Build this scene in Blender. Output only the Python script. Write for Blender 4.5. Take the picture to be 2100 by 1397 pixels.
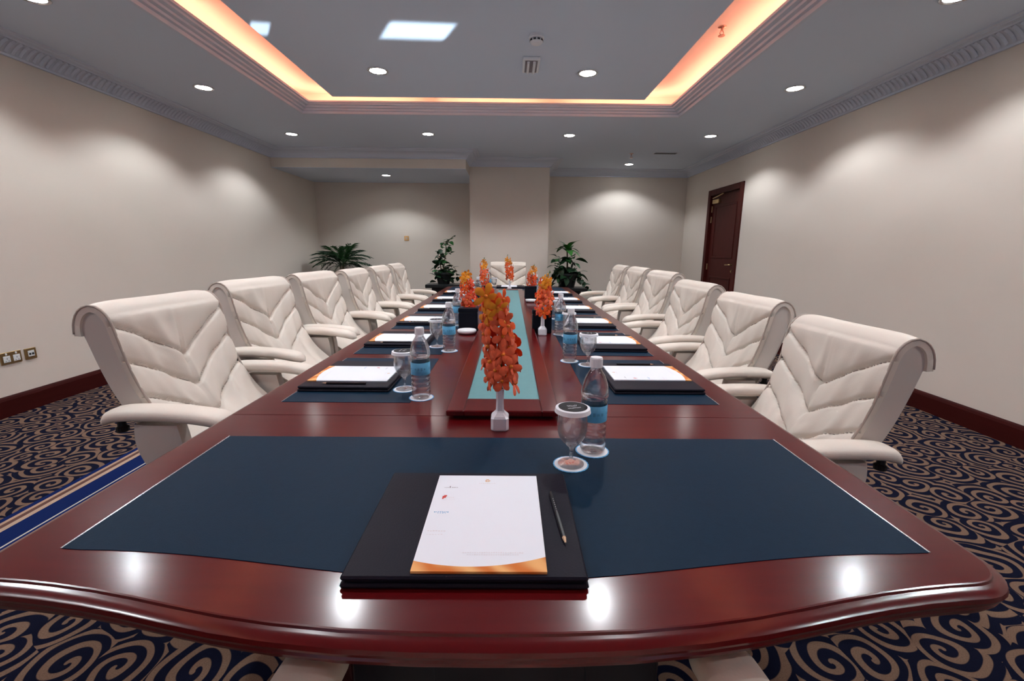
import bpy, math, random
from math import sin, cos, pi, radians, sqrt, atan2
from mathutils import Vector, Matrix, Euler

# ------------------------------------------------------------------ camera, world, light, exposure
for o in list(bpy.data.objects):
    bpy.data.objects.remove(o)
scene = bpy.context.scene
COL = scene.collection

FPX = 919.67                                   # focal length in pixels of the 2100 px wide frame
PITCH, YAW, ROLL = 0.2003, 0.0058, 0.0089
CAM = Vector((0.0048, 0.0, 1.2586))
cd = bpy.data.cameras.new('camera'); cam = bpy.data.objects.new('camera', cd); COL.objects.link(cam)
cd.sensor_fit = 'HORIZONTAL'; cd.sensor_width = 36.0; cd.lens = FPX / 2100 * 36.0
cd.clip_start = 0.02; cd.clip_end = 100
fw = Vector((sin(YAW) * cos(PITCH), cos(YAW) * cos(PITCH), -sin(PITCH)))
rt = Vector((cos(YAW), -sin(YAW), 0)); up = rt.cross(fw)
r2 = rt * cos(ROLL) + up * sin(ROLL); u2 = up * cos(ROLL) - rt * sin(ROLL)
M = Matrix((r2, u2, -fw)).transposed().to_4x4(); M.translation = CAM
cam.matrix_world = M
scene.camera = cam

world = bpy.data.worlds.new('world'); scene.world = world; world.use_nodes = True
bg = world.node_tree.nodes['Background']
bg.inputs[0].default_value = (0.62, 0.74, 1.0, 1); bg.inputs[1].default_value = 0.7

scene.view_settings.view_transform = 'Standard'
scene.view_settings.look = 'None'
scene.view_settings.gamma = 1.0
scene.view_settings.use_curve_mapping = False
scene.view_settings.exposure = 0.17
scene.cycles.use_denoising = True
scene.cycles.use_adaptive_sampling = False
scene.cycles.max_bounces = 10
scene.cycles.diffuse_bounces = 5
scene.cycles.glossy_bounces = 4
scene.cycles.transmission_bounces = 8
scene.cycles.transparent_max_bounces = 8
scene.cycles.sample_clamp_indirect = 6.0
scene.cycles.caustics_reflective = False
scene.cycles.caustics_refractive = False

SPOT_W = 33.0                                  # one recessed downlight
SPOT_COL = (0.90, 0.955, 1.0)
COVE_W = 18.0                                  # emission of the warm cove tubes
COVE_COL = (1.0, 0.31, 0.17)

# ------------------------------------------------------------------ dimensions
XL, XR = -3.742, 3.39
YB, YF = -3.2, 9.0                             # wall behind the camera, far wall
ZC, ZK = 2.75, 2.629                           # ceiling, underside of the crown moulding
COLX0, COLX1, COLY = -0.70, 0.67, 8.05
BLKY, BLKZ = 7.42, 2.49
TX, TZ = -0.0225, 0.75                         # table centre line, table top
TCY = 3.435                                    # table centre
PITCHY = 0.705                                 # seat spacing
SEAM0, SEAM1 = 1.32, 5.55

# ------------------------------------------------------------------ material helpers
MATS = {}
def nodes_of(m):
    m.use_nodes = True
    nt = m.node_tree
    return nt, nt.nodes.get('Principled BSDF')
def mat(name, col, rough=0.5, metal=0.0, spec=0.5, coat=0.0, coat_rough=0.1, trans=0.0, ior=1.45, emit=None, estr=0.0, sheen=0.0, vary=0.0, vscale=8.0, bump=0.0, bscale=200.0):
    m = bpy.data.materials.new(name); nt, b = nodes_of(m)
    b.inputs['Base Color'].default_value = (*col, 1)
    b.inputs['Roughness'].default_value = rough
    b.inputs['Metallic'].default_value = metal
    b.inputs['Specular IOR Level'].default_value = spec
    b.inputs['Coat Weight'].default_value = coat
    b.inputs['Coat Roughness'].default_value = coat_rough
    b.inputs['Transmission Weight'].default_value = trans
    b.inputs['IOR'].default_value = ior
    b.inputs['Sheen Weight'].default_value = sheen
    if emit:
        b.inputs['Emission Color'].default_value = (*emit, 1); b.inputs['Emission Strength'].default_value = estr
    if vary > 0 or bump > 0:
        tc = nt.nodes.new('ShaderNodeTexCoord')
    if vary > 0:
        n = nt.nodes.new('ShaderNodeTexNoise'); n.inputs['Scale'].default_value = vscale; n.inputs['Detail'].default_value = 4
        nt.links.new(tc.outputs['Object'], n.inputs['Vector'])
        mx = nt.nodes.new('ShaderNodeMix'); mx.data_type = 'RGBA'
        mx.inputs['A'].default_value = (*[c * (1 - vary) for c in col], 1)
        mx.inputs['B'].default_value = (*[min(1, c * (1 + vary)) for c in col], 1)
        nt.links.new(n.outputs['Fac'], mx.inputs['Factor']); nt.links.new(mx.outputs['Result'], b.inputs['Base Color'])
    if bump > 0:
        n2 = nt.nodes.new('ShaderNodeTexNoise'); n2.inputs['Scale'].default_value = bscale; n2.inputs['Detail'].default_value = 3
        nt.links.new(tc.outputs['Object'], n2.inputs['Vector'])
        bp = nt.nodes.new('ShaderNodeBump'); bp.inputs['Strength'].default_value = bump; bp.inputs['Distance'].default_value = 0.002
        nt.links.new(n2.outputs['Fac'], bp.inputs['Height']); nt.links.new(bp.outputs['Normal'], b.inputs['Normal'])
    MATS[name] = m
    return m

def math_node(nt, op, a, b=None, c=None):
    n = nt.nodes.new('ShaderNodeMath'); n.operation = op
    for i, v in enumerate((a, b, c)):
        if v is None: continue
        if isinstance(v, (int, float)): n.inputs[i].default_value = v
        else: nt.links.new(v, n.inputs[i])
    return n.outputs[0]
def mix_col(nt, fac, a, b):
    n = nt.nodes.new('ShaderNodeMix'); n.data_type = 'RGBA'
    for key, v in (('Factor', fac), ('A', a), ('B', b)):
        if isinstance(v, (int, float)): n.inputs[key].default_value = v
        elif isinstance(v, tuple): n.inputs[key].default_value = (*v, 1)
        else: nt.links.new(v, n.inputs[key])
    return n.outputs['Result']

def wood(name, c1, c2, rough, coat, axis=0, stretch=9.0, scale=4.0):
    m = mat(name, c1, rough, spec=0.10, coat=coat, coat_rough=0.165)
    nt, b = nodes_of(m)
    tc = nt.nodes.new('ShaderNodeTexCoord'); mp = nt.nodes.new('ShaderNodeMapping')
    s = [stretch, stretch, stretch]; s[axis] = 1.0
    mp.inputs['Scale'].default_value = s
    nt.links.new(tc.outputs['Object'], mp.inputs['Vector'])
    n = nt.nodes.new('ShaderNodeTexNoise'); n.inputs['Scale'].default_value = scale; n.inputs['Detail'].default_value = 3; n.inputs['Roughness'].default_value = 0.5
    nt.links.new(mp.outputs[0], n.inputs['Vector'])
    n2 = nt.nodes.new('ShaderNodeTexNoise'); n2.inputs['Scale'].default_value = 1.7; n2.inputs['Detail'].default_value = 2
    nt.links.new(tc.outputs['Object'], n2.inputs['Vector'])
    f = math_node(nt, 'MULTIPLY_ADD', n2.outputs['Fac'], 0.5, math_node(nt, 'MULTIPLY', n.outputs['Fac'], 0.6))
    r = nt.nodes.new('ShaderNodeMapRange'); r.inputs['From Min'].default_value = 0.15; r.inputs['From Max'].default_value = 0.95
    nt.links.new(f, r.inputs['Value'])
    nt.links.new(mix_col(nt, r.outputs[0], c1, c2), b.inputs['Base Color'])
    return m

wood('mahogany_across', (0.066, 0.002, 0.0034), (0.115, 0.004, 0.005), 0.29, 0.65, axis=0)
wood('mahogany_along', (0.066, 0.002, 0.0034), (0.115, 0.004, 0.005), 0.29, 0.65, axis=1)
wood('mahogany_door', (0.040, 0.005, 0.004), (0.085, 0.010, 0.007), 0.5, 0.0, axis=2)
MATS['mahogany_door'].node_tree.nodes['Principled BSDF'].inputs['Specular IOR Level'].default_value = 0.2
wood('mahogany_skirting', (0.035, 0.005, 0.005), (0.06, 0.009, 0.008), 0.35, 0.1, axis=1)
wood('dark_base_wood', (0.02, 0.004, 0.004), (0.04, 0.008, 0.008), 0.4, 0.1, axis=2)
mat('wall_paint', (0.75, 0.68, 0.605), 0.75, spec=0.2, vary=0.02, vscale=1.5, bump=0.12, bscale=350)
mat('ceiling_paint', (0.70, 0.78, 0.90), 0.85, spec=0.2)
mat('plaster_trim', (0.70, 0.75, 0.85), 0.7, spec=0.3)
mat('cove_paint', (0.88, 0.84, 0.80), 0.8, spec=0.2)
mat('navy_leather', (0.0035, 0.019, 0.042), 0.5, spec=0.10, vary=0.12, vscale=60, bump=0.15, bscale=500)
mat('teal_leather', (0.11, 0.28, 0.30), 0.42, spec=0.4, vary=0.08, vscale=40, bump=0.1, bscale=400)
mat('steel_trim', (0.75, 0.75, 0.78), 0.25, metal=1.0)
mat('cream_leather', (0.75, 0.68, 0.60), 0.48, spec=0.4, vary=0.03, vscale=12, bump=0.15, bscale=180)
mat('cream_leather_piping', (0.45, 0.37, 0.32), 0.5, spec=0.4)
mat('grey_leather_side', (0.64, 0.59, 0.54), 0.5, spec=0.4, bump=0.12, bscale=180)
mat('chrome', (0.8, 0.8, 0.82), 0.12, metal=1.0)
mat('black_plastic', (0.012, 0.012, 0.013), 0.4)
mat('beige_plastic', (0.5, 0.45, 0.4), 0.45)
mat('folder_leather', (0.008, 0.007, 0.015), 0.5, spec=0.14, bump=0.2, bscale=300)
mat('folder_edge', (0.006, 0.006, 0.012), 0.4)
mat('white_plastic', (0.85, 0.86, 0.9), 0.35)
mat('white_paper', (0.86, 0.88, 0.93), 0.7, spec=0.2)
mat('blue_paper_edge', (0.12, 0.42, 0.75), 0.6)
mat('print_grey', (0.25, 0.22, 0.24), 0.7)
mat('print_red', (0.6, 0.06, 0.05), 0.7)
mat('print_blue', (0.1, 0.35, 0.6), 0.7)
mat('print_tan', (0.7, 0.45, 0.3), 0.7)
mat('print_pale', (0.72, 0.68, 0.72), 0.7)
mat('pencil_black', (0.006, 0.006, 0.009), 0.25)
mat('pencil_wood', (0.65, 0.42, 0.27), 0.6)
def clear(name, tint, ior, refr, rough=0.0):
    # thin clear wall: mostly straight-through light with a fresnel sheen, a share of true refraction
    m = bpy.data.materials.new(name); m.use_nodes = True; nt = m.node_tree; nt.nodes.clear()
    out = nt.nodes.new('ShaderNodeOutputMaterial'); tr = nt.nodes.new('ShaderNodeBsdfTransparent'); tr.inputs[0].default_value = (*tint, 1)
    gl = nt.nodes.new('ShaderNodeBsdfGlossy'); gl.inputs['Roughness'].default_value = 0.02; gl.inputs['Color'].default_value = (1, 1, 1, 1)
    rf = nt.nodes.new('ShaderNodeBsdfGlass'); rf.inputs['IOR'].default_value = ior; rf.inputs['Roughness'].default_value = rough; rf.inputs['Color'].default_value = (*tint, 1)
    lw = nt.nodes.new('ShaderNodeLayerWeight'); lw.inputs['Blend'].default_value = 0.5
    sheen = math_node(nt, 'MULTIPLY_ADD', math_node(nt, 'POWER', lw.outputs['Facing'], 2.6), 0.62, 0.045)
    m1 = nt.nodes.new('ShaderNodeMixShader'); m1.inputs[0].default_value = refr; nt.links.new(tr.outputs[0], m1.inputs[1]); nt.links.new(rf.outputs[0], m1.inputs[2])
    m2 = nt.nodes.new('ShaderNodeMixShader'); nt.links.new(sheen, m2.inputs[0]); nt.links.new(m1.outputs[0], m2.inputs[1]); nt.links.new(gl.outputs[0], m2.inputs[2])
    nt.links.new(m2.outputs[0], out.inputs['Surface']); MATS[name] = m
clear('water', (0.985, 0.99, 1.0), 1.27, 0.52)
clear('glass', (0.99, 0.995, 1.0), 1.45, 0.30)
mat('label_blue', (0.14, 0.50, 0.80), 0.4, vary=0.25, vscale=60)
mat('cover_black', (0.012, 0.013, 0.016), 0.5, spec=0.15)
mat('vase_white', (0.82, 0.85, 0.92), 0.25, spec=0.5)
mat('orchid_orange', (0.80, 0.10, 0.012), 0.5, spec=0.3, sheen=0.1, vary=0.25, vscale=40)
mat('orchid_red', (0.72, 0.06, 0.02), 0.5, spec=0.3, sheen=0.1, vary=0.25, vscale=40)
mat('orchid_coral', (0.80, 0.13, 0.05), 0.5, spec=0.3, sheen=0.1, vary=0.2, vscale=40)
mat('orchid_yellow', (0.82, 0.30, 0.015), 0.5, spec=0.3, sheen=0.1, vary=0.25, vscale=40)
mat('orchid_lip', (0.80, 0.22, 0.02), 0.5)
mat('orchid_stem', (0.10, 0.17, 0.03), 0.5)
mat('leaf_dark', (0.008, 0.035, 0.012), 0.45, vary=0.4, vscale=20)
mat('leaf_mid', (0.018, 0.085, 0.020), 0.40, vary=0.4, vscale=20)
mat('leaf_bright', (0.035, 0.16, 0.025), 0.38, vary=0.3, vscale=20)
mat('stem_brown', (0.10, 0.07, 0.035), 0.6)
mat('pot_black', (0.01, 0.012, 0.013), 0.35)
mat('soil', (0.02, 0.014, 0.01), 0.9)
mat('box_leather', (0.004, 0.005, 0.010), 0.5, spec=0.15, bump=0.2, bscale=300)
mat('brass', (0.55, 0.40, 0.20), 0.3, metal=1.0)
mat('brass_plate', (0.42, 0.27, 0.12), 0.35, metal=0.8)
mat('socket_white', (0.78, 0.78, 0.76), 0.4)
mat('tan_plastic', (0.65, 0.36, 0.14), 0.5)
mat('slot_black', (0.008, 0.008, 0.008), 0.6)
mat('lamp_glow', (1, 1, 1), 0.5, emit=(1.0, 0.98, 0.95), estr=40.0).cycles.emission_sampling = 'NONE'
mat('cove_tube', (1, 1, 1), 0.5, emit=COVE_COL, estr=COVE_W)
mat('sprinkler_metal', (0.55, 0.35, 0.30), 0.3, metal=0.8)
mat('frame_paint', (0.7, 0.7, 0.7), 0.5)

def carpet():
    m = bpy.data.materials.new('carpet_swirl'); nt, b = nodes_of(m)
    b.inputs['Roughness'].default_value = 0.95; b.inputs['Specular IOR Level'].default_value = 0.05
    tc = nt.nodes.new('ShaderNodeTexCoord')
    nz = nt.nodes.new('ShaderNodeTexNoise'); nz.inputs['Scale'].default_value = 4.0; nz.inputs['Detail'].default_value = 1
    nt.links.new(tc.outputs['Object'], nz.inputs['Vector'])
    sub = nt.nodes.new('ShaderNodeVectorMath'); sub.operation = 'SUBTRACT'; nt.links.new(nz.outputs['Color'], sub.inputs[0]); sub.inputs[1].default_value = (0.5, 0.5, 0.5)
    sc = nt.nodes.new('ShaderNodeVectorMath'); sc.operation = 'SCALE'; nt.links.new(sub.outputs[0], sc.inputs[0]); sc.inputs['Scale'].default_value = 0.10
    ad = nt.nodes.new('ShaderNodeVectorMath'); ad.operation = 'ADD'; nt.links.new(tc.outputs['Object'], ad.inputs[0]); nt.links.new(sc.outputs[0], ad.inputs[1])
    vo = nt.nodes.new('ShaderNodeTexVoronoi'); vo.voronoi_dimensions = '2D'; vo.feature = 'F1'
    vo.inputs['Scale'].default_value = 5.6; vo.inputs['Randomness'].default_value = 0.85
    nt.links.new(ad.outputs[0], vo.inputs['Vector'])
    d = nt.nodes.new('ShaderNodeVectorMath'); d.operation = 'SUBTRACT'; nt.links.new(ad.outputs[0], d.inputs[0]); nt.links.new(vo.outputs['Position'], d.inputs[1])
    sp = nt.nodes.new('ShaderNodeSeparateXYZ'); nt.links.new(d.outputs[0], sp.inputs[0])
    cs = nt.nodes.new('ShaderNodeSeparateColor'); nt.links.new(vo.outputs['Color'], cs.inputs[0])
    sgn = math_node(nt, 'MULTIPLY_ADD', math_node(nt, 'GREATER_THAN', cs.outputs[0], 0.5), 2.0, -1.0)
    ang = math_node(nt, 'MULTIPLY', math_node(nt, 'ARCTAN2', sp.outputs[1], sp.outputs[0]), 1 / (2 * pi))
    rr = math_node(nt, 'SQRT', math_node(nt, 'ADD', math_node(nt, 'MULTIPLY', sp.outputs[0], sp.outputs[0]), math_node(nt, 'MULTIPLY', sp.outputs[1], sp.outputs[1])))
    ph = math_node(nt, 'MULTIPLY_ADD', rr, 1 / 0.050, math_node(nt, 'MULTIPLY_ADD', ang, sgn, cs.outputs[1]))
    tri = math_node(nt, 'ABSOLUTE', math_node(nt, 'MULTIPLY_ADD', math_node(nt, 'FRACT', ph), 2.0, -1.0))
    mr = nt.nodes.new('ShaderNodeMapRange'); mr.interpolation_type = 'SMOOTHSTEP'
    mr.inputs['From Min'].default_value = 0.50; mr.inputs['From Max'].default_value = 0.64
    nt.links.new(tri, mr.inputs['Value'])
    fib = nt.nodes.new('ShaderNodeTexNoise'); fib.inputs['Scale'].default_value = 260; fib.inputs['Detail'].default_value = 2
    nt.links.new(tc.outputs['Object'], fib.inputs['Vector'])
    tan = mix_col(nt, fib.outputs['Fac'], (0.10, 0.06, 0.042), (0.26, 0.165, 0.115))
    navy = mix_col(nt, fib.outputs['Fac'], (0.003, 0.0036, 0.011), (0.007, 0.0085, 0.025))
    field = mix_col(nt, mr.outputs[0], navy, tan)
    # woven border running along the room beside the table
    px = nt.nodes.new('ShaderNodeSeparateXYZ'); nt.links.new(tc.outputs['Object'], px.inputs[0])
    X = px.outputs[0]
    def band(a, bb): return math_node(nt, 'MULTIPLY', math_node(nt, 'GREATER_THAN', X, a), math_node(nt, 'LESS_THAN', X, bb))
    col = field
    for a, bb, c in ((-2.365, -2.07, (0.006, 0.016, 0.085)), (-2.335, -2.315, (0.42, 0.28, 0.2)), (-2.315, -2.29, (0.12, 0.06, 0.05)), (-2.29, -2.262, (0.46, 0.32, 0.24)), (-2.150, -2.141, (0.6, 0.55, 0.5)), (-2.125, -2.10, (0.42, 0.28, 0.2)), (-2.10, -2.07, (0.08, 0.03, 0.03))):
        col = mix_col(nt, band(a, bb), col, c)
    nt.links.new(col, b.inputs['Base Color'])
    bp = nt.nodes.new('ShaderNodeBump'); bp.inputs['Strength'].default_value = 0.3; bp.inputs['Distance'].default_value = 0.004
    nt.links.new(fib.outputs['Fac'], bp.inputs['Height']); nt.links.new(bp.outputs[0], b.inputs['Normal'])
    MATS['carpet'] = m
carpet()

def letterhead():
    # A4 sheet, local x across (0 centre), local y up the page (0 centre): orange swoosh printed along the bottom edge
    m = mat('letterhead_paper', (0.80, 0.83, 0.90), 0.6, spec=0.2)
    nt, b = nodes_of(m)
    tc = nt.nodes.new('ShaderNodeTexCoord'); s = nt.nodes.new('ShaderNodeSeparateXYZ'); nt.links.new(tc.outputs['Object'], s.inputs[0])
    x, y = s.outputs[0], s.outputs[1]
    x2 = math_node(nt, 'MULTIPLY', x, x)
    top = math_node(nt, 'ADD', math_node(nt, 'MULTIPLY_ADD', x2, 1.6, -0.137), math_node(nt, 'MULTIPLY', x, 0.05))
    inside = math_node(nt, 'LESS_THAN', y, top)
    w = nt.nodes.new('ShaderNodeTexWave'); w.inputs['Scale'].default_value = 9; w.inputs['Distortion'].default_value = 6; w.bands_direction = 'DIAGONAL'
    nt.links.new(tc.outputs['Object'], w.inputs['Vector'])
    og = mix_col(nt, w.outputs['Fac'], (0.62, 0.17, 0.03), (0.85, 0.45, 0.17))
    nt.links.new(mix_col(nt, inside, (0.80, 0.83, 0.90), og), b.inputs['Base Color'])
letterhead()

# ------------------------------------------------------------------ mesh helpers
class MB:
    def __init__(self): self.v = []; self.f = []; self.m = []; self.mi = 0
    def add(self, vs, fs):
        o = len(self.v); self.v += [tuple(p) for p in vs]
        for f in fs: self.f.append(tuple(i + o for i in f)); self.m.append(self.mi)
    def box(self, x0, x1, y0, y1, z0, z1):
        vs = [(x, y, z) for z in (z0, z1) for y in (y0, y1) for x in (x0, x1)]
        self.add(vs, [(0, 2, 3, 1), (4, 5, 7, 6), (0, 1, 5, 4), (2, 6, 7, 3), (0, 4, 6, 2), (1, 3, 7, 5)])
    def bbox(self, x0, x1, y0, y1, z0, z1, r):
        """box with chamfered edges (24 vertices)"""
        vs = []; idx = {}
        X = (x0, x1); Y = (y0, y1); Z = (z0, z1)
        for i in (0, 1):
            for j in (0, 1):
                for k in (0, 1):
                    sx, sy, sz = (1 if i == 0 else -1), (1 if j == 0 else -1), (1 if k == 0 else -1)
                    for a in range(3):
                        p = [X[i] + sx * r, Y[j] + sy * r, Z[k] + sz * r]
                        p[a] = (X, Y, Z)[a][(i, j, k)[a]]
                        idx[(i, j, k, a)] = len(vs); vs.append(tuple(p))
        fs = []
        for a in range(3):
            b, c = (a + 1) % 3, (a + 2) % 3
            for s in (0, 1):
                q = []
                for (t, u) in ((0, 0), (1, 0), (1, 1), (0, 1)):
                    ijk = [0, 0, 0]; ijk[a] = s; ijk[b] = t; ijk[c] = u; q.append(idx[(*ijk, a)])
                fs.append(tuple(q if s else q[::-1]))
            for s in (0, 1):          # edges along axis a, at b=s, c=t
                for t in (0, 1):
                    lo = [0, 0, 0]; hi = [0, 0, 0]; hi[a] = 1
                    for w in (lo, hi): w[b] = s; w[c] = t
                    q = [idx[(*lo, b)], idx[(*hi, b)], idx[(*hi, c)], idx[(*lo, c)]]
                    fs.append(tuple(q if s == t else q[::-1]))
        for i in (0, 1):
            for j in (0, 1):
                for k in (0, 1):
                    q = [idx[(i, j, k, 0)], idx[(i, j, k, 1)], idx[(i, j, k, 2)]]
                    fs.append(tuple(q if (i + j + k) % 2 else q[::-1]))
        self.add(vs, fs)
    def lathe(self, prof, n=24, cx=0, cy=0, cap0=True, cap1=True):
        vs = []; fs = []
        for (r, z) in prof:
            for k in range(n):
                a = 2 * pi * k / n; vs.append((cx + r * cos(a), cy + r * sin(a), z))
        for i in range(len(prof) - 1):
            for k in range(n):
                k2 = (k + 1) % n
                fs.append((i * n + k, i * n + k2, (i + 1) * n + k2, (i + 1) * n + k))
        if cap0: fs.append(tuple(range(n))[::-1])
        if cap1: fs.append(tuple((len(prof) - 1) * n + k for k in range(n)))
        self.add(vs, fs)
    def tube(self, pts, rad, n=8, caps=True):
        pts = [Vector(p) for p in pts]; rs = rad if isinstance(rad, (list, tuple)) else [rad] * len(pts)
        vs = []; fs = []; prev = None
        for i, p in enumerate(pts):
            t = (pts[min(i + 1, len(pts) - 1)] - pts[max(i - 1, 0)]).normalized()
            if prev is None:
                a = Vector((0, 0, 1)) if abs(t.z) < 0.9 else Vector((1, 0, 0)); u = t.cross(a).normalized()
            else: u = (prev - t * prev.dot(t)).normalized()
            prev = u; w = t.cross(u)
            for k in range(n):
                an = 2 * pi * k / n; vs.append(p + (u * cos(an) + w * sin(an)) * rs[i])
        for i in range(len(pts) - 1):
            for k in range(n):
                k2 = (k + 1) % n; fs.append((i * n + k, i * n + k2, (i + 1) * n + k2, (i + 1) * n + k))
        if caps: fs += [tuple(range(n))[::-1], tuple((len(pts) - 1) * n + k for k in range(n))]
        self.add(vs, fs)
    def prism(self, pts, y0, y1, plane='xz'):
        """polygon in a plane extruded along the third axis"""
        n = len(pts)
        def P(a, b, c): return {'xz': (a, c, b), 'xy': (a, b, c), 'yz': (c, a, b)}[plane]
        vs = [P(a, b, y0) for a, b in pts] + [P(a, b, y1) for a, b in pts]
        fs = [tuple(range(n)), tuple(range(n, 2 * n))[::-1]] + [(i, i + n, (i + 1) % n + n, (i + 1) % n) for i in range(n)]
        self.add(vs, fs)
    def mesh(self, name, mats, smooth=False, angle=None):
        me = bpy.data.meshes.new(name); me.from_pydata(self.v, [], self.f)
        for mt in (mats if isinstance(mats, (list, tuple)) else [mats]): me.materials.append(MATS[mt])
        me.polygons.foreach_set('material_index', self.m)
        me.validate(); 
        import bmesh
        bm = bmesh.new(); bm.from_mesh(me); bmesh.ops.recalc_face_normals(bm, faces=bm.faces); bm.to_mesh(me); bm.free()
        if smooth:
            me.polygons.foreach_set('use_smooth', [True] * len(me.polygons))
            if angle is not None: me.set_sharp_from_angle(angle=radians(angle))
        me.update(); return me
    def obj(self, name, mats, parent=None, smooth=False, angle=None, loc=None, rz=None):
        return link(name, self.mesh(name, mats, smooth, angle), parent, loc, rz)

def link(name, me, parent=None, loc=None, rz=None, rot=None, scale=None):
    o = bpy.data.objects.new(name, me); COL.objects.link(o)
    if parent: o.parent = parent
    if loc is not None: o.location = loc
    if rz is not None: o.rotation_euler = (0, 0, rz)
    if rot is not None: o.rotation_euler = rot
    if scale is not None: o.scale = (scale,) * 3 if isinstance(scale, (int, float)) else scale
    return o
def tag(o, label=None, cat=None, group=None, kind=None):
    if label: o['label'] = label
    if cat: o['category'] = cat
    if group: o['group'] = group
    if kind: o['kind'] = kind
    return o
def thing(name, label, cat, loc=(0, 0, 0), rz=0.0, group=None):
    o = bpy.data.objects.new(name, None); COL.objects.link(o); o.empty_display_size = 0.1
    o.location = loc; o.rotation_euler = (0, 0, rz)
    return tag(o, label, cat, group)
def copy_tree(src, parent=None):
    c = src.copy(); COL.objects.link(c)
    if parent: c.parent = parent
    for ch in list(src.children): copy_tree(ch, c)
    return c
def struct(o): o['kind'] = 'structure'; return o

# ================================================================== the room
m = MB(); m.box(XL - 0.2, XR + 0.2, YB - 0.2, YF + 0.2, -0.1, 0.0)
struct(m.obj('floor', 'carpet'))
m = MB(); m.box(XL - 0.2, XL, YB - 0.2, YF + 0.2, 0, 3.05); struct(m.obj('wall_left', 'wall_paint'))
# right wall with the door opening
DY0, DY1, DZ = 6.86, 7.88, 2.19
m = MB(); m.box(XR, XR + 0.2, YB - 0.2, DY0, 0, 3.05); m.box(XR, XR + 0.2, DY1, YF + 0.2, 0, 3.05); m.box(XR, XR + 0.2, DY0, DY1, DZ, 3.05)
m.box(XR + 0.12, XR + 0.2, DY0, DY1, 0, DZ)
struct(m.obj('wall_right', 'wall_paint'))
m = MB(); m.box(XL - 0.2, XR + 0.2, YF, YF + 0.2, 0, 3.05); struct(m.obj('wall_far', 'wall_paint'))
m = MB(); m.box(COLX0, COLX1, COLY, YF, 0, ZC); struct(m.obj('wall_column', 'wall_paint'))
m = MB(); m.box(XL, COLX0, BLKY, YF, BLKZ, ZC); bk = struct(m.obj('wall_bulkhead', 'wall_paint'))
m = MB(); m.box(XL, COLX0 - 0.002, BLKY + 0.002, YF, BLKZ - 0.004, BLKZ); m.obj('soffit', 'ceiling_paint', bk)
# wall behind the camera, with an added, unseen wide window for cool fill light
WX0, WX1, WZ0, WZ1 = -2.6, 2.4, 0.85, 2.35
m = MB()
m.box(XL - 0.2, WX0, YB - 0.2, YB, 0, 3.05); m.box(WX1, XR + 0.2, YB - 0.2, YB, 0, 3.05); m.box(WX0, WX1, YB - 0.2, YB, 0, WZ0); m.box(WX0, WX1, YB - 0.2, YB, WZ1, 3.05)
struct(m.obj('wall_near', 'wall_paint'))
win = struct(thing('added_window_1', None, None))
m = MB()
m.box(WX0, WX1, YB - 0.1, YB - 0.05, WZ0, WZ0 + 0.05); m.box(WX0, WX1, YB - 0.1, YB - 0.05, WZ1 - 0.05, WZ1)
for i in range(5):
    x = WX0 + (WX1 - WX0 - 0.05) * i / 4; m.box(x, x + 0.05, YB - 0.1, YB - 0.05, WZ0 + 0.05, WZ1 - 0.05)
m.obj('added_window_frame', 'frame_paint', win)
pl = bpy.data.lights.new('added_window_portal', 'AREA'); pl.shape = 'RECTANGLE'; pl.size = WX1 - WX0; pl.size_y = WZ1 - WZ0; pl.cycles.is_portal = True
po = bpy.data.objects.new('added_window_portal', pl); COL.objects.link(po); po.location = ((WX0 + WX1) / 2, YB - 0.11, (WZ0 + WZ1) / 2); po.rotation_euler = (radians(90), 0, 0)

# ceiling: border slab around the recessed cove, flush centre panel, cove lid above
OX0, OX1, OY0, OY1 = -2.34, 1.895, -1.65, 5.46
PM = 0.545                                     # width of the cove channel
m = MB()
m.box(XL, OX0, YB, YF, ZC, ZC + 0.04); m.box(OX1, XR, YB, YF, ZC, ZC + 0.04)
m.box(OX0, OX1, YB, OY0, ZC, ZC + 0.04); m.box(OX0, OX1, OY1, YF, ZC, ZC + 0.04)
ceil = struct(m.obj('ceiling', 'ceiling_paint'))
ZT2 = 2.985
m = MB(); m.box(OX0 + PM, OX1 - PM, OY0 + PM, OY1 - PM, ZC, ZT2 + 0.001)
m.m = [0, 0, 1, 1, 1, 1]; m.obj('centre_panel', ['ceiling_paint', 'cove_paint'], ceil)
m = MB(); k = 0.13
m.box(OX0 - k, OX1 + k, OY0 - k, OY1 + k, ZT2, ZT2 + 0.05)
m.box(OX0 - k - 0.03, OX0 - k, OY0 - k, OY1 + k, ZC + 0.04, ZT2 + 0.05); m.box(OX1 + k, OX1 + k + 0.03, OY0 - k, OY1 + k, ZC + 0.04, ZT2 + 0.05)
m.box(OX0 - k, OX1 + k, OY0 - k - 0.03, OY0 - k, ZC + 0.04, ZT2 + 0.05); m.box(OX0 - k, OX1 + k, OY1 + k, OY1 + k + 0.03, ZC + 0.04, ZT2 + 0.05)
m.obj('cove_lid', 'cove_paint', ceil)

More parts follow.
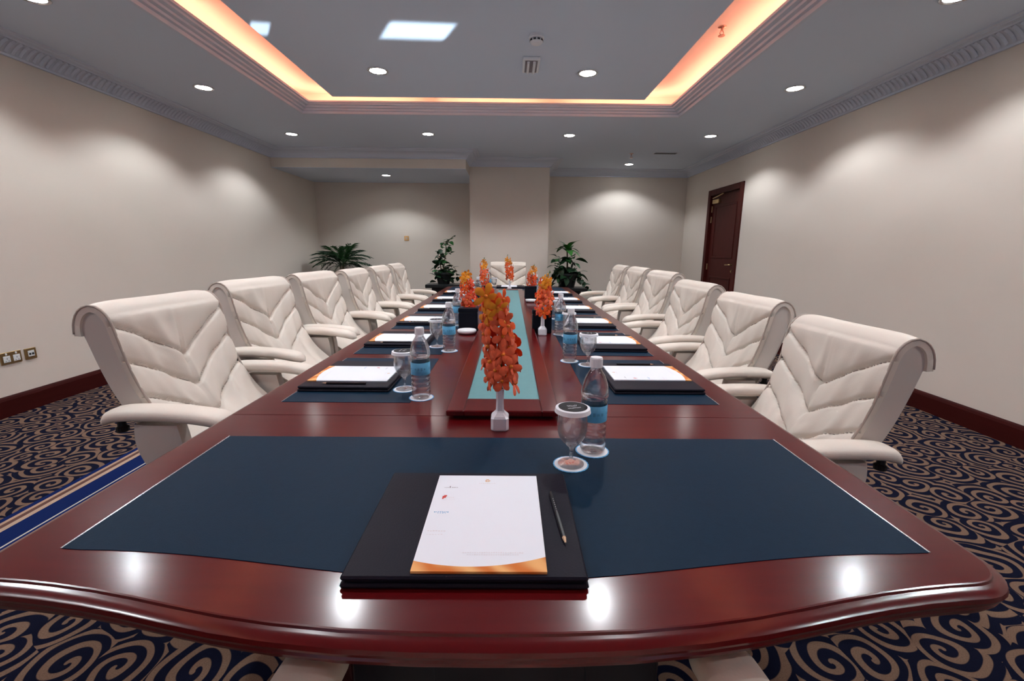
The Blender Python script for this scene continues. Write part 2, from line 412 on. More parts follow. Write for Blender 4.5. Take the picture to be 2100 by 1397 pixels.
def sweep(path, prof, closed=False):
    """profile (d to the right of travel, z) swept along an axis-aligned plan path with mitres"""
    n = len(path); rows = []
    for i, p in enumerate(path):
        def nrm(a, b):
            dx, dy = b[0] - a[0], b[1] - a[1]; l = sqrt(dx * dx + dy * dy); return (dy / l, -dx / l)
        ns = []
        if closed or i > 0: ns.append(nrm(path[i - 1], p))
        if closed or i < n - 1: ns.append(nrm(p, path[(i + 1) % n]))
        if len(ns) == 2 and abs(ns[0][0] - ns[1][0]) + abs(ns[0][1] - ns[1][1]) < 1e-6: ns = ns[:1]
        ox, oy = sum(a[0] for a in ns), sum(a[1] for a in ns)
        rows.append([(p[0] + ox * d, p[1] + oy * d, z) for d, z in prof])
    mm = MB(); k = len(prof); vs = [v for r in rows for v in r]; fs = []
    for i in range(n if closed else n - 1):
        j = (i + 1) % n
        for q in range(k):
            q2 = (q + 1) % k
            fs.append((i * k + q, i * k + q2, j * k + q2, j * k + q))
    mm.add(vs, fs); return mm
EPS = 0.002
cpath = [(XL, YB), (XL, BLKY), (COLX0, BLKY), (COLX0, COLY), (COLX1, COLY), (COLX1, YF), (XR, YF), (XR, YB)]
cprof = [(0, ZK), (0.018, ZK), (0.018, ZK + 0.016), (0.03, ZK + 0.024), (0.05, ZK + 0.05), (0.085, ZK + 0.08), (0.12, ZK + 0.092), (0.125, ZK + 0.102), (0.16, ZK + 0.104), (0.165, ZK + 0.112), (0.20, ZK + 0.112), (0.20, ZC), (0, ZC)]
crown = struct(sweep(cpath, cprof).obj('trim_1', 'plaster_trim', smooth=True, angle=30))
# fluting on the crown of the two long walls: shallow ribs, too fine to pick apart
m = MB()
for (xw, s, y0, y1) in ((XL, 1, YB + 0.1, BLKY - 0.25), (XR, -1, YB + 0.1, YF - 0.3)):
    y = y0
    while y < y1:
        pts = [(0.034, ZK + 0.018), (0.058, ZK + 0.046), (0.09, ZK + 0.072), (0.118, ZK + 0.084)]
        vs = []
        for d, z in pts:
            vs += [(xw + s * d, y, z + 0.006), (xw + s * (d + 0.004), y + 0.014, z - 0.006), (xw + s * d, y + 0.028, z + 0.006)]
        fs = []
        for i in range(3):
            for j in range(2): fs.append((i * 3 + j, i * 3 + j + 1, i * 3 + j + 4, i * 3 + j + 3))
        m.add(vs, fs); y += 0.05
fl = m.obj('crown_fluting', 'plaster_trim', crown); fl['kind'] = 'stuff'
# cove moulding (lip that hides the tubes): travel so that the inside of the opening lies to the right
opath = [(OX0, OY0), (OX0, OY1), (OX1, OY1), (OX1, OY0)]
mprof = [(-0.03, ZC), (-0.03, ZC - 0.010), (0.0, ZC - 0.012), (0.004, ZC + 0.014), (0.030, ZC + 0.016), (0.034, ZC + 0.034), (0.065, ZC + 0.037), (0.070, ZC + 0.052), (0.105, ZC + 0.055), (0.110, ZC + 0.068), (0.130, ZC + 0.070), (0.135, ZC + 0.086), (0.118, ZC + 0.086), (0.06, ZC + 0.058), (0.0, ZC + 0.043), (-0.03, ZC + 0.041)]
struct(sweep(opath, mprof, closed=True).obj('trim_2', 'plaster_trim', smooth=True, angle=30))
# warm tubes lying in the trough behind the lip
def tubes():
    me = MB(); me.tube([(-0.58, 0, 0), (0.58, 0, 0)], 0.013, 8)
    cap = MB(); cap.lathe([(0.016, -0.02), (0.016, 0.02)], 8)
    meshT = me.mesh('tube_lamp', 'cove_tube'); 
    spots = []
    L = 1.24
    for (x0, y0, x1, y1) in ((OX0 + 0.015, OY0, OX0 + 0.015, OY1), (OX1 - 0.015, OY0, OX1 - 0.015, OY1), (OX0, OY1 - 0.015, OX1, OY1 - 0.015), (OX0, OY0 + 0.015, OX1, OY0 + 0.015)):
        ln = sqrt((x1 - x0) ** 2 + (y1 - y0) ** 2); n = max(1, int(round(ln / L)))
        for i in range(n):
            t = (i + 0.5) / n; spots.append((x0 + (x1 - x0) * t, y0 + (y1 - y0) * t, atan2(y1 - y0, x1 - x0)))
    for (x, y, a) in spots:
        t = thing('cove_light', 'warm orange cove light tube hidden behind the ceiling moulding lip', 'light', (x, y, ZC + 0.092), a, 'tubes in the ceiling cove')
        link('lamp_tube', meshT, t)
        b = MB(); b.box(-0.6, 0.6, -0.012, 0.012, -0.045, -0.012); b.obj('batten', 'frame_paint', t)
tubes()

# skirting
bb = 0.152
def skirting(name, path):
    prof = [(0, 0), (0.018, 0), (0.018, bb - 0.03), (0.012, bb - 0.012), (0.006, bb), (0, bb)]
    struct(sweep(path, prof).obj(name, 'mahogany_skirting'))
skirting('baseboard_left', [(XL, YB), (XL, YF)])
skirting('baseboard_far', [(XL + 0.02, YF), (COLX0, YF), (COLX0, COLY), (COLX1, COLY), (COLX1, YF), (XR, YF), (XR, DY1 + 0.075)])
skirting('baseboard_right', [(XR, DY0 - 0.075), (XR, YB)])

# door in the right wall
dr = struct(thing('door_1', 'dark mahogany panelled door in the right wall', None))
m = MB()
for (y0, y1) in ((DY0 - 0.075, DY0 + 0.02), (DY1 - 0.02, DY1 + 0.075)): m.bbox(XR - 0.022, XR + 0.10, y0, y1, 0, DZ + 0.07, 0.006)
m.bbox(XR - 0.022, XR + 0.10, DY0 + 0.02, DY1 - 0.02, DZ - 0.02, DZ + 0.07, 0.006)
m.obj('door_frame', 'mahogany_door', dr)
lf = MB(); lf.box(XR + 0.03, XR + 0.075, DY0 + 0.022, DY1 - 0.022, 0.006, DZ - 0.024); leaf = lf.obj('door_leaf', 'mahogany_door', dr)
m = MB()
for (z0, z1) in ((0.2, 0.85), (1.15, 2.0)):
    for (a, b_, c, d) in ((DY0 + 0.15, DY1 - 0.15, z0, z0 + 0.03), (DY0 + 0.15, DY1 - 0.15, z1 - 0.03, z1), (DY0 + 0.15, DY0 + 0.18, z0 + 0.03, z1 - 0.03), (DY1 - 0.18, DY1 - 0.15, z0 + 0.03, z1 - 0.03)):
        m.bbox(XR + 0.022, XR + 0.03, a, b_, c, d, 0.003)
m.obj('panel_moulding', 'mahogany_door', leaf)
m = MB()
m.tube([(XR + 0.03, DY0 + 0.10, 1.055), (XR - 0.02, DY0 + 0.10, 1.055), (XR - 0.03, DY0 + 0.115, 1.055), (XR - 0.03, DY0 + 0.23, 1.05)], 0.010, 8); m.obj('door_handle', 'brass', leaf)
m = MB(); m.bbox(XR + 0.022, XR + 0.03, DY0 + 0.075, DY0 + 0.125, 0.93, 0.98, 0.003); m.tube([(XR + 0.03, DY0 + 0.10, 0.955), (XR + 0.005, DY0 + 0.10, 0.955)], 0.014, 10); m.obj('lock', 'brass', leaf)
for z in (1.95, 1.78, 1.0, 0.3):
    m = MB(); m.tube([(XR + 0.022, DY1 - 0.026, z - 0.05), (XR + 0.022, DY1 - 0.026, z + 0.05)], 0.010, 8); m.obj('hinge', 'brass', dr)
m = MB(); m.bbox(XR - 0.005, XR + 0.03, DY1 - 0.30, DY1 - 0.07, 2.03, 2.10, 0.006); m.obj('closer_body', 'brass', leaf)
m = MB(); m.tube([(XR - 0.012, DY1 - 0.10, 2.12), (XR - 0.03, DY1 - 0.33, 2.135), (XR - 0.024, DY1 - 0.5, 2.16)], 0.009, 6); m.obj('closer_arm', 'brass', leaf)

# ------------------------------------------------------------------ ceiling fittings
def make_downlight(label, group, x, y, z, power=1.0, size=132, first={}):
    if not first:
        r = MB(); r.lathe([(0.068, 0.0), (0.088, 0.0), (0.090, -0.004), (0.083, -0.009), (0.070, -0.007), (0.068, 0.0)], 28, cap0=False, cap1=False); first['r'] = r.mesh('trim_ring', 'chrome', smooth=True)
        g = MB(); g.lathe([(0.0005, -0.0035), (0.045, -0.0045), (0.069, -0.003)], 28, cap0=False, cap1=False); first['g'] = g.mesh('lamp', 'lamp_glow', smooth=True)
    t = thing('downlight', label, 'light', (x, y, z), 0, group)
    link('trim_ring', first['r'], t); link('lamp', first['g'], t)
    l = bpy.data.lights.new('downlight_beam', 'SPOT'); l.energy = SPOT_W * power; l.color = SPOT_COL; l.spot_size = radians(size); l.spot_blend = 0.42; l.shadow_soft_size = 0.02
    lo = bpy.data.objects.new('downlight_beam', l); COL.objects.link(lo); lo.location = (x, y, z - 0.03); lo.parent = None
ORDL = ['first', 'second', 'third', 'fourth', 'fifth', 'sixth']
for k, y in enumerate((6.45, 4.69, 3.12, 1.5, -0.1)): make_downlight(f'recessed ceiling downlight along the wall with sockets, {ORDL[k]} from the bulkhead', 'downlights along the socket wall', -2.935, y, ZC, 1.15)
for k, y in enumerate((6.33, 4.54, 2.99, 1.4, -0.2)): make_downlight(f'recessed ceiling downlight along the wall with the door, {ORDL[k]} from the door', 'downlights along the door wall', 2.64, y, ZC, 1.15)
for x, w in ((-1.095, 'bulkhead side'), (0.779, 'door side')): make_downlight(f'recessed downlight between the orange cove and the column, {w}', 'downlights in front of the column', x, 6.37, ZC, 1.6)
for k, y in enumerate((4.23, 2.78, 1.33)):
    for x, w in ((-1.14, 'socket side'), (0.66, 'door side')): make_downlight(f'recessed downlight in the grey centre panel, {w}, {ORDL[k]} row from the column', 'downlights in the centre panel', x, y, ZC)
make_downlight('round recessed downlight in the ceiling recess on the door side of the column', None, 2.09, 8.36, ZC)
make_downlight('round recessed downlight in the underside of the low bulkhead', None, -2.13, 8.10, BLKZ - 0.004)

t = thing('smoke_detector', 'white round smoke detector with dark slots on the centre panel', 'smoke detector', (0.18, 3.55, ZC))
m = MB(); m.lathe([(0.052, 0), (0.055, -0.02), (0.05, -0.026), (0.042, -0.026)], 24, cap0=False); m.obj('base', 'white_plastic', t, smooth=True, angle=30)
m = MB(); m.lathe([(0.046, -0.028), (0.046, -0.044), (0.034, -0.056), (0.012, -0.06)], 24); m.obj('sensor_head', 'white_plastic', t, smooth=True, angle=30)
for i in range(10):
    a = 2 * pi * i / 10; m = MB(); m.box(0.0445, 0.0475, -0.009, 0.009, -0.042, -0.031); m.obj('slot', 'slot_black', t, rz=a)
t = thing('emergency_light', 'small rectangular emergency light with two tubes on the centre panel', 'light', (0.163, 4.04, ZC))
m = MB(); m.bbox(-0.07, 0.07, -0.14, 0.14, -0.025, 0, 0.006); m.obj('housing', 'white_plastic', t)
m = MB(); m.box(-0.05, 0.05, -0.12, 0.12, -0.0265, -0.0255); m.obj('reflector', 'print_grey', t)
for x in (-0.024, 0.024):
    m = MB(); m.tube([(x, -0.11, -0.033), (x, 0.11, -0.033)], 0.011, 8); m.obj('lamp_tube', 'white_plastic', t)
def sprinkler(x, y, z, label):
    t = thing('sprinkler', label, 'sprinkler', (x, y, z))
    m = MB(); m.lathe([(0.032, 0), (0.03, -0.006), (0.014, -0.01)], 16); m.obj('rosette', 'sprinkler_metal', t)
    m = MB(); m.tube([(0, 0, -0.008), (0, 0, -0.03)], 0.009, 8); m.tube([(0.008, 0, -0.028), (0.016, 0, -0.045), (0.004, 0, -0.06)], 0.003, 6); m.tube([(-0.008, 0, -0.028), (-0.016, 0, -0.045), (-0.004, 0, -0.06)], 0.003, 6); m.obj('body', 'sprinkler_metal', t)
    m = MB(); m.lathe([(0.005, -0.058), (0.026, -0.062), (0.026, -0.065), (0.005, -0.065)], 14); m.obj('deflector', 'sprinkler_metal', t)
sprinkler(1.655, 3.93, ZT2, 'small pendent fire sprinkler in the glowing orange cove')
sprinkler(1.896, 7.47, ZC, 'small pendent fire sprinkler beside the ceiling air slot')
t = thing('air_diffuser', 'dark narrow air slot in the ceiling before the door', 'vent', (2.42, 7.41, ZC))
m = MB(); m.bbox(-0.20, 0.20, -0.07, 0.07, -0.006, 0, 0.002); m.obj('frame', 'plaster_trim', t)
for i in range(3):
    m = MB(); m.box(-0.18, 0.16, -0.05 + i * 0.037, -0.027 + i * 0.037, -0.0075, -0.0062); m.obj('slot', 'slot_black', t)

# bright patch on the centre panel, thrown by an added masked spot behind the camera
def light_patch(src, quads, energy):
    l = bpy.data.lights.new('added_patch_spot', 'SPOT'); l.energy = energy; l.color = (0.72, 0.88, 1.0); l.spot_size = radians(40); l.spot_blend = 0.1; l.shadow_soft_size = 0.01
    o = bpy.data.objects.new('added_patch_spot', l); COL.objects.link(o)
    ctr = Vector((0, 0, 0))
    for q in quads[0]: ctr += Vector(q) / 4
    d = (ctr - Vector(src)).normalized(); rot = d.to_track_quat('-Z', 'Y'); o.location = src; o.rotation_mode = 'QUATERNION'; o.rotation_quaternion = rot
    l.use_nodes = True; nt = l.node_tree; em = nt.nodes['Emission']
    tc = nt.nodes.new('ShaderNodeTexCoord'); sp = nt.nodes.new('ShaderNodeSeparateXYZ'); nt.links.new(tc.outputs['Normal'], sp.inputs[0])
    px = math_node(nt, 'DIVIDE', sp.outputs[0], sp.outputs[2]); py = math_node(nt, 'DIVIDE', sp.outputs[1], sp.outputs[2])
    tot = None
    for q in quads:
        pts = []
        for c in q:
            v = rot.inverted() @ (Vector(c) - Vector(src)); pts.append((v.x / v.z, v.y / v.z))
        (a, b, c_, d_) = pts                       # corners: u,v = (-1,1) (1,1) (-1,-1) (1,-1)
        cx = sum(p[0] for p in pts) / 4; cy = sum(p[1] for p in pts) / 4
        ux = (b[0] + d_[0] - a[0] - c_[0]) / 4; uy = (b[1] + d_[1] - a[1] - c_[1]) / 4
        vx = (a[0] + b[0] - c_[0] - d_[0]) / 4; vy = (a[1] + b[1] - c_[1] - d_[1]) / 4
        det = ux * vy - uy * vx
        X = math_node(nt, 'SUBTRACT', px, cx); Y = math_node(nt, 'SUBTRACT', py, cy)
        u = math_node(nt, 'ABSOLUTE', math_node(nt, 'ADD', math_node(nt, 'MULTIPLY', X, vy / det), math_node(nt, 'MULTIPLY', Y, -vx / det)))
        v = math_node(nt, 'ABSOLUTE', math_node(nt, 'ADD', math_node(nt, 'MULTIPLY', X, -uy / det), math_node(nt, 'MULTIPLY', Y, ux / det)))
        def soft(x, w):
            r = nt.nodes.new('ShaderNodeMapRange'); r.interpolation_type = 'SMOOTHSTEP'; r.inputs['From Min'].default_value = 1 + w; r.inputs['From Max'].default_value = 1 - w
            nt.links.new(x, r.inputs['Value']); return r.outputs[0]
        k = math_node(nt, 'MULTIPLY', soft(u, 0.10), soft(v, 0.22))
        tot = k if tot is None else math_node(nt, 'MAXIMUM', tot, k)
    nt.links.new(tot, em.inputs['Strength'])
light_patch((2.6, -2.7, 1.1), [[(-0.814, 3.382, ZC), (-0.374, 3.405, ZC), (-0.946, 3.619, ZC), (-0.491, 3.638, ZC)], [(-1.757, 3.404, ZC), (-1.641, 3.421, ZC), (-1.875, 3.582, ZC), (-1.742, 3.594, ZC)]], 14000.0)

# wall plates
t = thing('wall_socket', 'double switched wall socket in a brass plate above the skirting', 'socket', (XL, 3.29, 0.43))
m = MB(); m.bbox(0, 0.009, -0.073, 0.073, -0.045, 0.045, 0.003); m.obj('plate', 'brass_plate', t)
for s in (-1, 1):
    m = MB(); m.bbox(0.009, 0.013, s * 0.034 - 0.024, s * 0.034 + 0.024, -0.03, 0.018, 0.002); ins = m.obj('insert', 'socket_white', t)
    m = MB(); 
    for (y, z, w, hh) in ((0, -0.002, 0.004, 0.008), (-0.010, -0.02, 0.006, 0.004), (0.010, -0.02, 0.006, 0.004)): m.box(0.013, 0.0135, s * 0.034 + y - w / 2, s * 0.034 + y + w / 2, z - hh / 2, z + hh / 2)
    m.obj('pin_holes', 'slot_black', ins)
    m = MB(); m.bbox(0.009, 0.014, s * 0.034 - 0.006, s * 0.034 + 0.006, 0.024, 0.04, 0.002); m.obj('switch', 'socket_white', t)
t = thing('data_outlet', 'square brass data outlet beside the double socket', 'socket', (XL, 3.43, 0.43))
m = MB(); m.bbox(0, 0.009, -0.043, 0.043, -0.043, 0.043, 0.003); m.obj('plate', 'brass_plate', t)
m = MB(); m.bbox(0.009, 0.013, -0.024, 0.024, -0.022, 0.024, 0.002); ins = m.obj('insert', 'socket_white', t)
m = MB(); m.box(0.013, 0.0136, -0.018, -0.003, -0.01, 0.006); m.box(0.013, 0.0136, 0.003, 0.018, -0.01, 0.006); m.obj('jack', 'slot_black', ins)
t = thing('thermostat', 'small tan square control plate on the far wall under the bulkhead', 'control', (-2.02, YF, 1.454))
m = MB(); m.bbox(-0.045, 0.045, -0.012, 0, -0.045, 0.045, 0.004); m.obj('plate', 'tan_plastic', t)
m = MB(); m.bbox(-0.018, 0.018, -0.017, -0.012, -0.018, 0.018, 0.002); m.obj('button', 'beige_plastic', t)

# ================================================================== the table
table = thing('conference_table', 'long glossy mahogany conference table with navy leather inlays', 'table', (TX, TCY, 0))
NEAR = [(0.0, 0.517), (0.10, 0.518), (0.20, 0.523), (0.30, 0.534), (0.38, 0.547), (0.46, 0.564), (0.53, 0.580), (0.60, 0.594), (0.67, 0.605), (0.72, 0.611), (0.765, 0.615)]
CR, HW = 0.062, 0.828
def end_path():
    """right half to left half outline of the near end, in table coordinates (x from centre, y from camera)"""
    half = list(NEAR)
    cx, cy = HW - CR, 0.616 + CR
    half += [(cx + CR * cos(a), cy + CR * sin(a)) for a in [-pi / 2 + 0.15 + i * (pi / 2 - 0.15) / 7 for i in range(8)]]
    half += [(HW, 0.9), (HW, SEAM0 - 0.0012)]
    return [(-x, y) for x, y in half[::-1]][:-1] + half
EDGE = [(0, TZ), (0.003, TZ - 0.001), (0.005, TZ - 0.006), (0.010, TZ - 0.0075), (0.019, TZ - 0.010), (0.0265, TZ - 0.017), (0.029, TZ - 0.026), (0.026, TZ - 0.035), (0.019, TZ - 0.041), (0.0185, TZ - 0.045), (0.021, TZ - 0.050), (0.019, TZ - 0.056), (0.013, TZ - 0.059), (0.012, TZ - 0.064), (0.008, TZ - 0.074), (0.0, TZ - 0.080), (-0.03, TZ - 0.080)]
EDGE = [(d * 0.82, TZ - (TZ - z) * 0.69) for d, z in EDGE]
def edge_sweep(path, flip=1):
    n = len(path); rows = []
    for i in range(n):
        a = path[max(i - 1, 0)]; b_ = path[min(i + 1, n - 1)]
        dx, dy = b_[0] - a[0], b_[1] - a[1]; l = sqrt(dx * dx + dy * dy)
        nx, ny = dy / l * flip, -dx / l * flip
        if i in (0, n - 1): nx, ny = (1 if nx > 0 else -1), 0
        rows.append([(path[i][0] + nx * d, path[i][1] + ny * d, z) for d, z in EDGE])
    k = len(EDGE); vs = [v for r in rows for v in r]; fs = []
    for i in range(n - 1):
        for q in range(k - 1): fs.append((i * k + q, i * k + q + 1, (i + 1) * k + q + 1, (i + 1) * k + q))
    t0 = len(vs); vs = vs + [(path[i][0], path[i][1], TZ) for i in range(n)]
    top = tuple(t0 + i for i in range(n)); bot = tuple(i * k + k - 1 for i in range(n))[::-1]
    fs += [top, bot]
    # end faces at the seam
    return vs, fs, k, n
ep = end_path()
vs, fs, k_, n_ = edge_sweep(ep)
fs.append(tuple(q for q in range(k_)) + tuple((n_ - 1) * k_ + q for q in range(k_))[::-1])
m = MB(); m.add([(x, y - TCY, z) for x, y, z in vs], fs)
end_me = m.mesh('end_panel', 'mahogany_across', smooth=True, angle=28)
link('end_panel', end_me, table); link('end_panel', end_me, table, rz=pi)
# middle: one long leaf either side
m = MB()
k = len(EDGE); y0, y1 = SEAM0 + 0.0012 - TCY, SEAM1 - 0.0012 - TCY
vs = [(HW + d, y, z) for y in (y0, y1) for d, z in EDGE] + [(-HW - d, y, z) for y in (y0, y1) for d, z in EDGE]
fs = [(q, q + 1, k + q + 1, k + q) for q in range(k - 1)] + [(2 * k + q, 3 * k + q, 3 * k + q + 1, 2 * k + q + 1) for q in range(k - 1)]
vs += [(HW, y0, TZ), (HW, y1, TZ), (-HW, y1, TZ), (-HW, y0, TZ)]
fs += [(4 * k, 4 * k + 1, 4 * k + 2, 4 * k + 3), (k - 1, 3 * k - 1, 4 * k - 1, 2 * k - 1)]
fs += [tuple(range(k)) + tuple(range(2 * k, 3 * k))[::-1], tuple(range(k, 2 * k)) + tuple(range(3 * k, 4 * k))[::-1]]
m.add(vs, fs); m.obj('middle_panel', 'mahogany_across', table, smooth=True, angle=28)
m = MB(); m.box(-0.79, 0.79, -3.43 + 0.62, 3.43 - 0.62, TZ - 0.0545, TZ - 0.012); m.obj('sub_top', 'dark_base_wood', table)
# dark apron board under either end
m = MB(); m.bbox(-0.215, 0.265, 0.585 - TCY, 0.625 - TCY, 0.515, TZ - 0.054, 0.004)
for x in (-0.09, 0.03, 0.15): m.box(x, x + 0.004, 0.5835 - TCY, 0.586 - TCY, 0.52, TZ - 0.06)
ap = m.obj('apron', 'folder_edge', table); link('apron', ap.data, table, rz=pi)
# pedestals
for (ya, yb) in ((-2.38, -1.9), (-0.3, 0.3), (1.9, 2.38)):
    m = MB(); m.bbox(-0.42, 0.42, ya, yb, 0.05, TZ - 0.0545, 0.01); ped = m.obj('pedestal', 'dark_base_wood', table)
    m = MB(); m.bbox(-0.45, 0.45, ya - 0.03, yb + 0.03, 0, 0.05, 0.006); m.obj('plinth', 'dark_base_wood', ped)
    m = MB()
    for x in (-0.28, 0, 0.28):
        m.bbox(x - 0.11, x + 0.11, ya - 0.008, ya, 0.1, TZ - 0.12, 0.003)
    m.obj('panel_face', 'dark_base_wood', ped)
# navy leather inlays
zi = TZ + 0.0012
def inlay(pts, name='leather_inlay'):
    mm = MB(); n = len(pts)
    mm.add([(x, y - TCY, TZ - 0.004) for x, y in pts] + [(x, y - TCY, zi) for x, y in pts], [tuple(range(n, 2 * n))] + [(i, (i + 1) % n, (i + 1) % n + n, i + n) for i in range(n)])
    return mm.obj(name, 'navy_leather', table)
near_in = [(-0.775 + 0.045, 1.155), (-0.733, 0.683)]
curve = [(x, 0.612 + (0.681 - 0.612) * (1 - cos(min(1, abs(x) / 0.70) * pi)) / 2) for x in [-0.70 + 1.4 * i / 28 for i in range(29)]]
pts = [(-0.735, 1.155), (-0.735, 0.684)] + curve + [(0.755, 0.684), (0.755, 1.155)]
o1 = inlay(pts); 
o2 = link('leather_inlay', o1.data, table, rz=pi)
for i in range(6):
    y0 = 1.437 + i * PITCHY
    for s in (-1, 1):
        a, b_ = (s * 0.735, s * 0.305)
        inlay([(min(a, b_), y0), (max(a, b_), y0), (max(a, b_), y0 + 0.62), (min(a, b_), y0 + 0.62)])
# bright trim strips beside the inlays
m = MB()
m.box(-0.7385, -0.735, 0.684 - TCY, 1.155 - TCY, TZ - 0.003, zi + 0.0006); m.obj('trim_strip', 'steel_trim', table)
m = MB(); m.box(0.755, 0.7585, 0.684 - TCY, 1.155 - TCY, TZ - 0.003, zi + 0.0006); m.obj('trim_strip', 'steel_trim', table)
for i in range(6):
    y0 = 1.437 + i * PITCHY - TCY
    for s in (-1, 1):
        m = MB(); a, b_ = sorted((s * 0.735, s * 0.738)); m.box(a, b_, y0, y0 + 0.62, TZ - 0.003, zi + 0.0006); m.obj('trim_strip', 'steel_trim', table)
# raised centre frame and teal strip
FY0, FY1, FW, SW = 1.285 - TCY, 5.585 - TCY, 0.172, 0.118
fr = MB()
zb, zt = TZ + 0.012, TZ + 0.030
fx = 0.009
for (x0, x1, ya, yb) in ((-FW + fx, -SW + fx, FY0, FY1), (SW + fx, FW + fx, FY0, FY1), (-SW + fx, SW + fx, FY0, FY0 + 0.115), (-SW + fx, SW + fx, FY1 - 0.115, FY1)):
    fr.bbox(x0, x1, ya, yb, zb, zt, 0.003)
frame = fr.obj('centre_frame', 'mahogany_along', table)
m = MB(); m.box(-FW + fx + 0.02, FW + fx - 0.02, FY0 + 0.02, FY1 - 0.02, TZ - 0.001, zb); m.obj('frame_plinth', 'dark_base_wood', frame)
m = MB(); m.box(-SW + fx, SW + fx, FY0 + 0.115, FY1 - 0.115, zb, zt - 0.006); m.obj('teal_strip', 'teal_leather', table)

# ================================================================== chairs
BACK = [(0.045, 0.440), (-0.030, 0.472), (-0.110, 0.515), (-0.200, 0.590), (-0.258, 0.672), (-0.300, 0.765), (-0.326, 0.858), (-0.342, 0.938), (-0.352, 0.982), (-0.372, 1.009), (-0.396, 1.016), (-0.420, 1.000), (-0.433, 0.970), (-0.436, 0.935)]
def spline(pts, n):
    """Catmull-Rom resampled by arc length"""
    P = [Vector((a, b)) for a, b in pts]; P = [P[0] * 2 - P[1]] + P + [P[-1] * 2 - P[-2]]
    out = []
    for i in range(1, len(P) - 2):
        for j in range(12):
            t = j / 12; p0, p1, p2, p3 = P[i - 1:i + 3]
            out.append(0.5 * ((2 * p1) + (p2 - p0) * t + (2 * p0 - 5 * p1 + 4 * p2 - p3) * t * t + (3 * p1 - p0 - 3 * p2 + p3) * t ** 3))
    out.append(P[-2]); L = [0]
    for a, b in zip(out, out[1:]): L.append(L[-1] + (b - a).length)
    res = []; j = 0
    for i in range(n):
        s = L[-1] * i / (n - 1)
        while j < len(L) - 2 and L[j + 1] < s: j += 1
        t = (s - L[j]) / max(1e-9, L[j + 1] - L[j]); res.append(out[j].lerp(out[j + 1], min(1, t)))
    return res, L[-1]
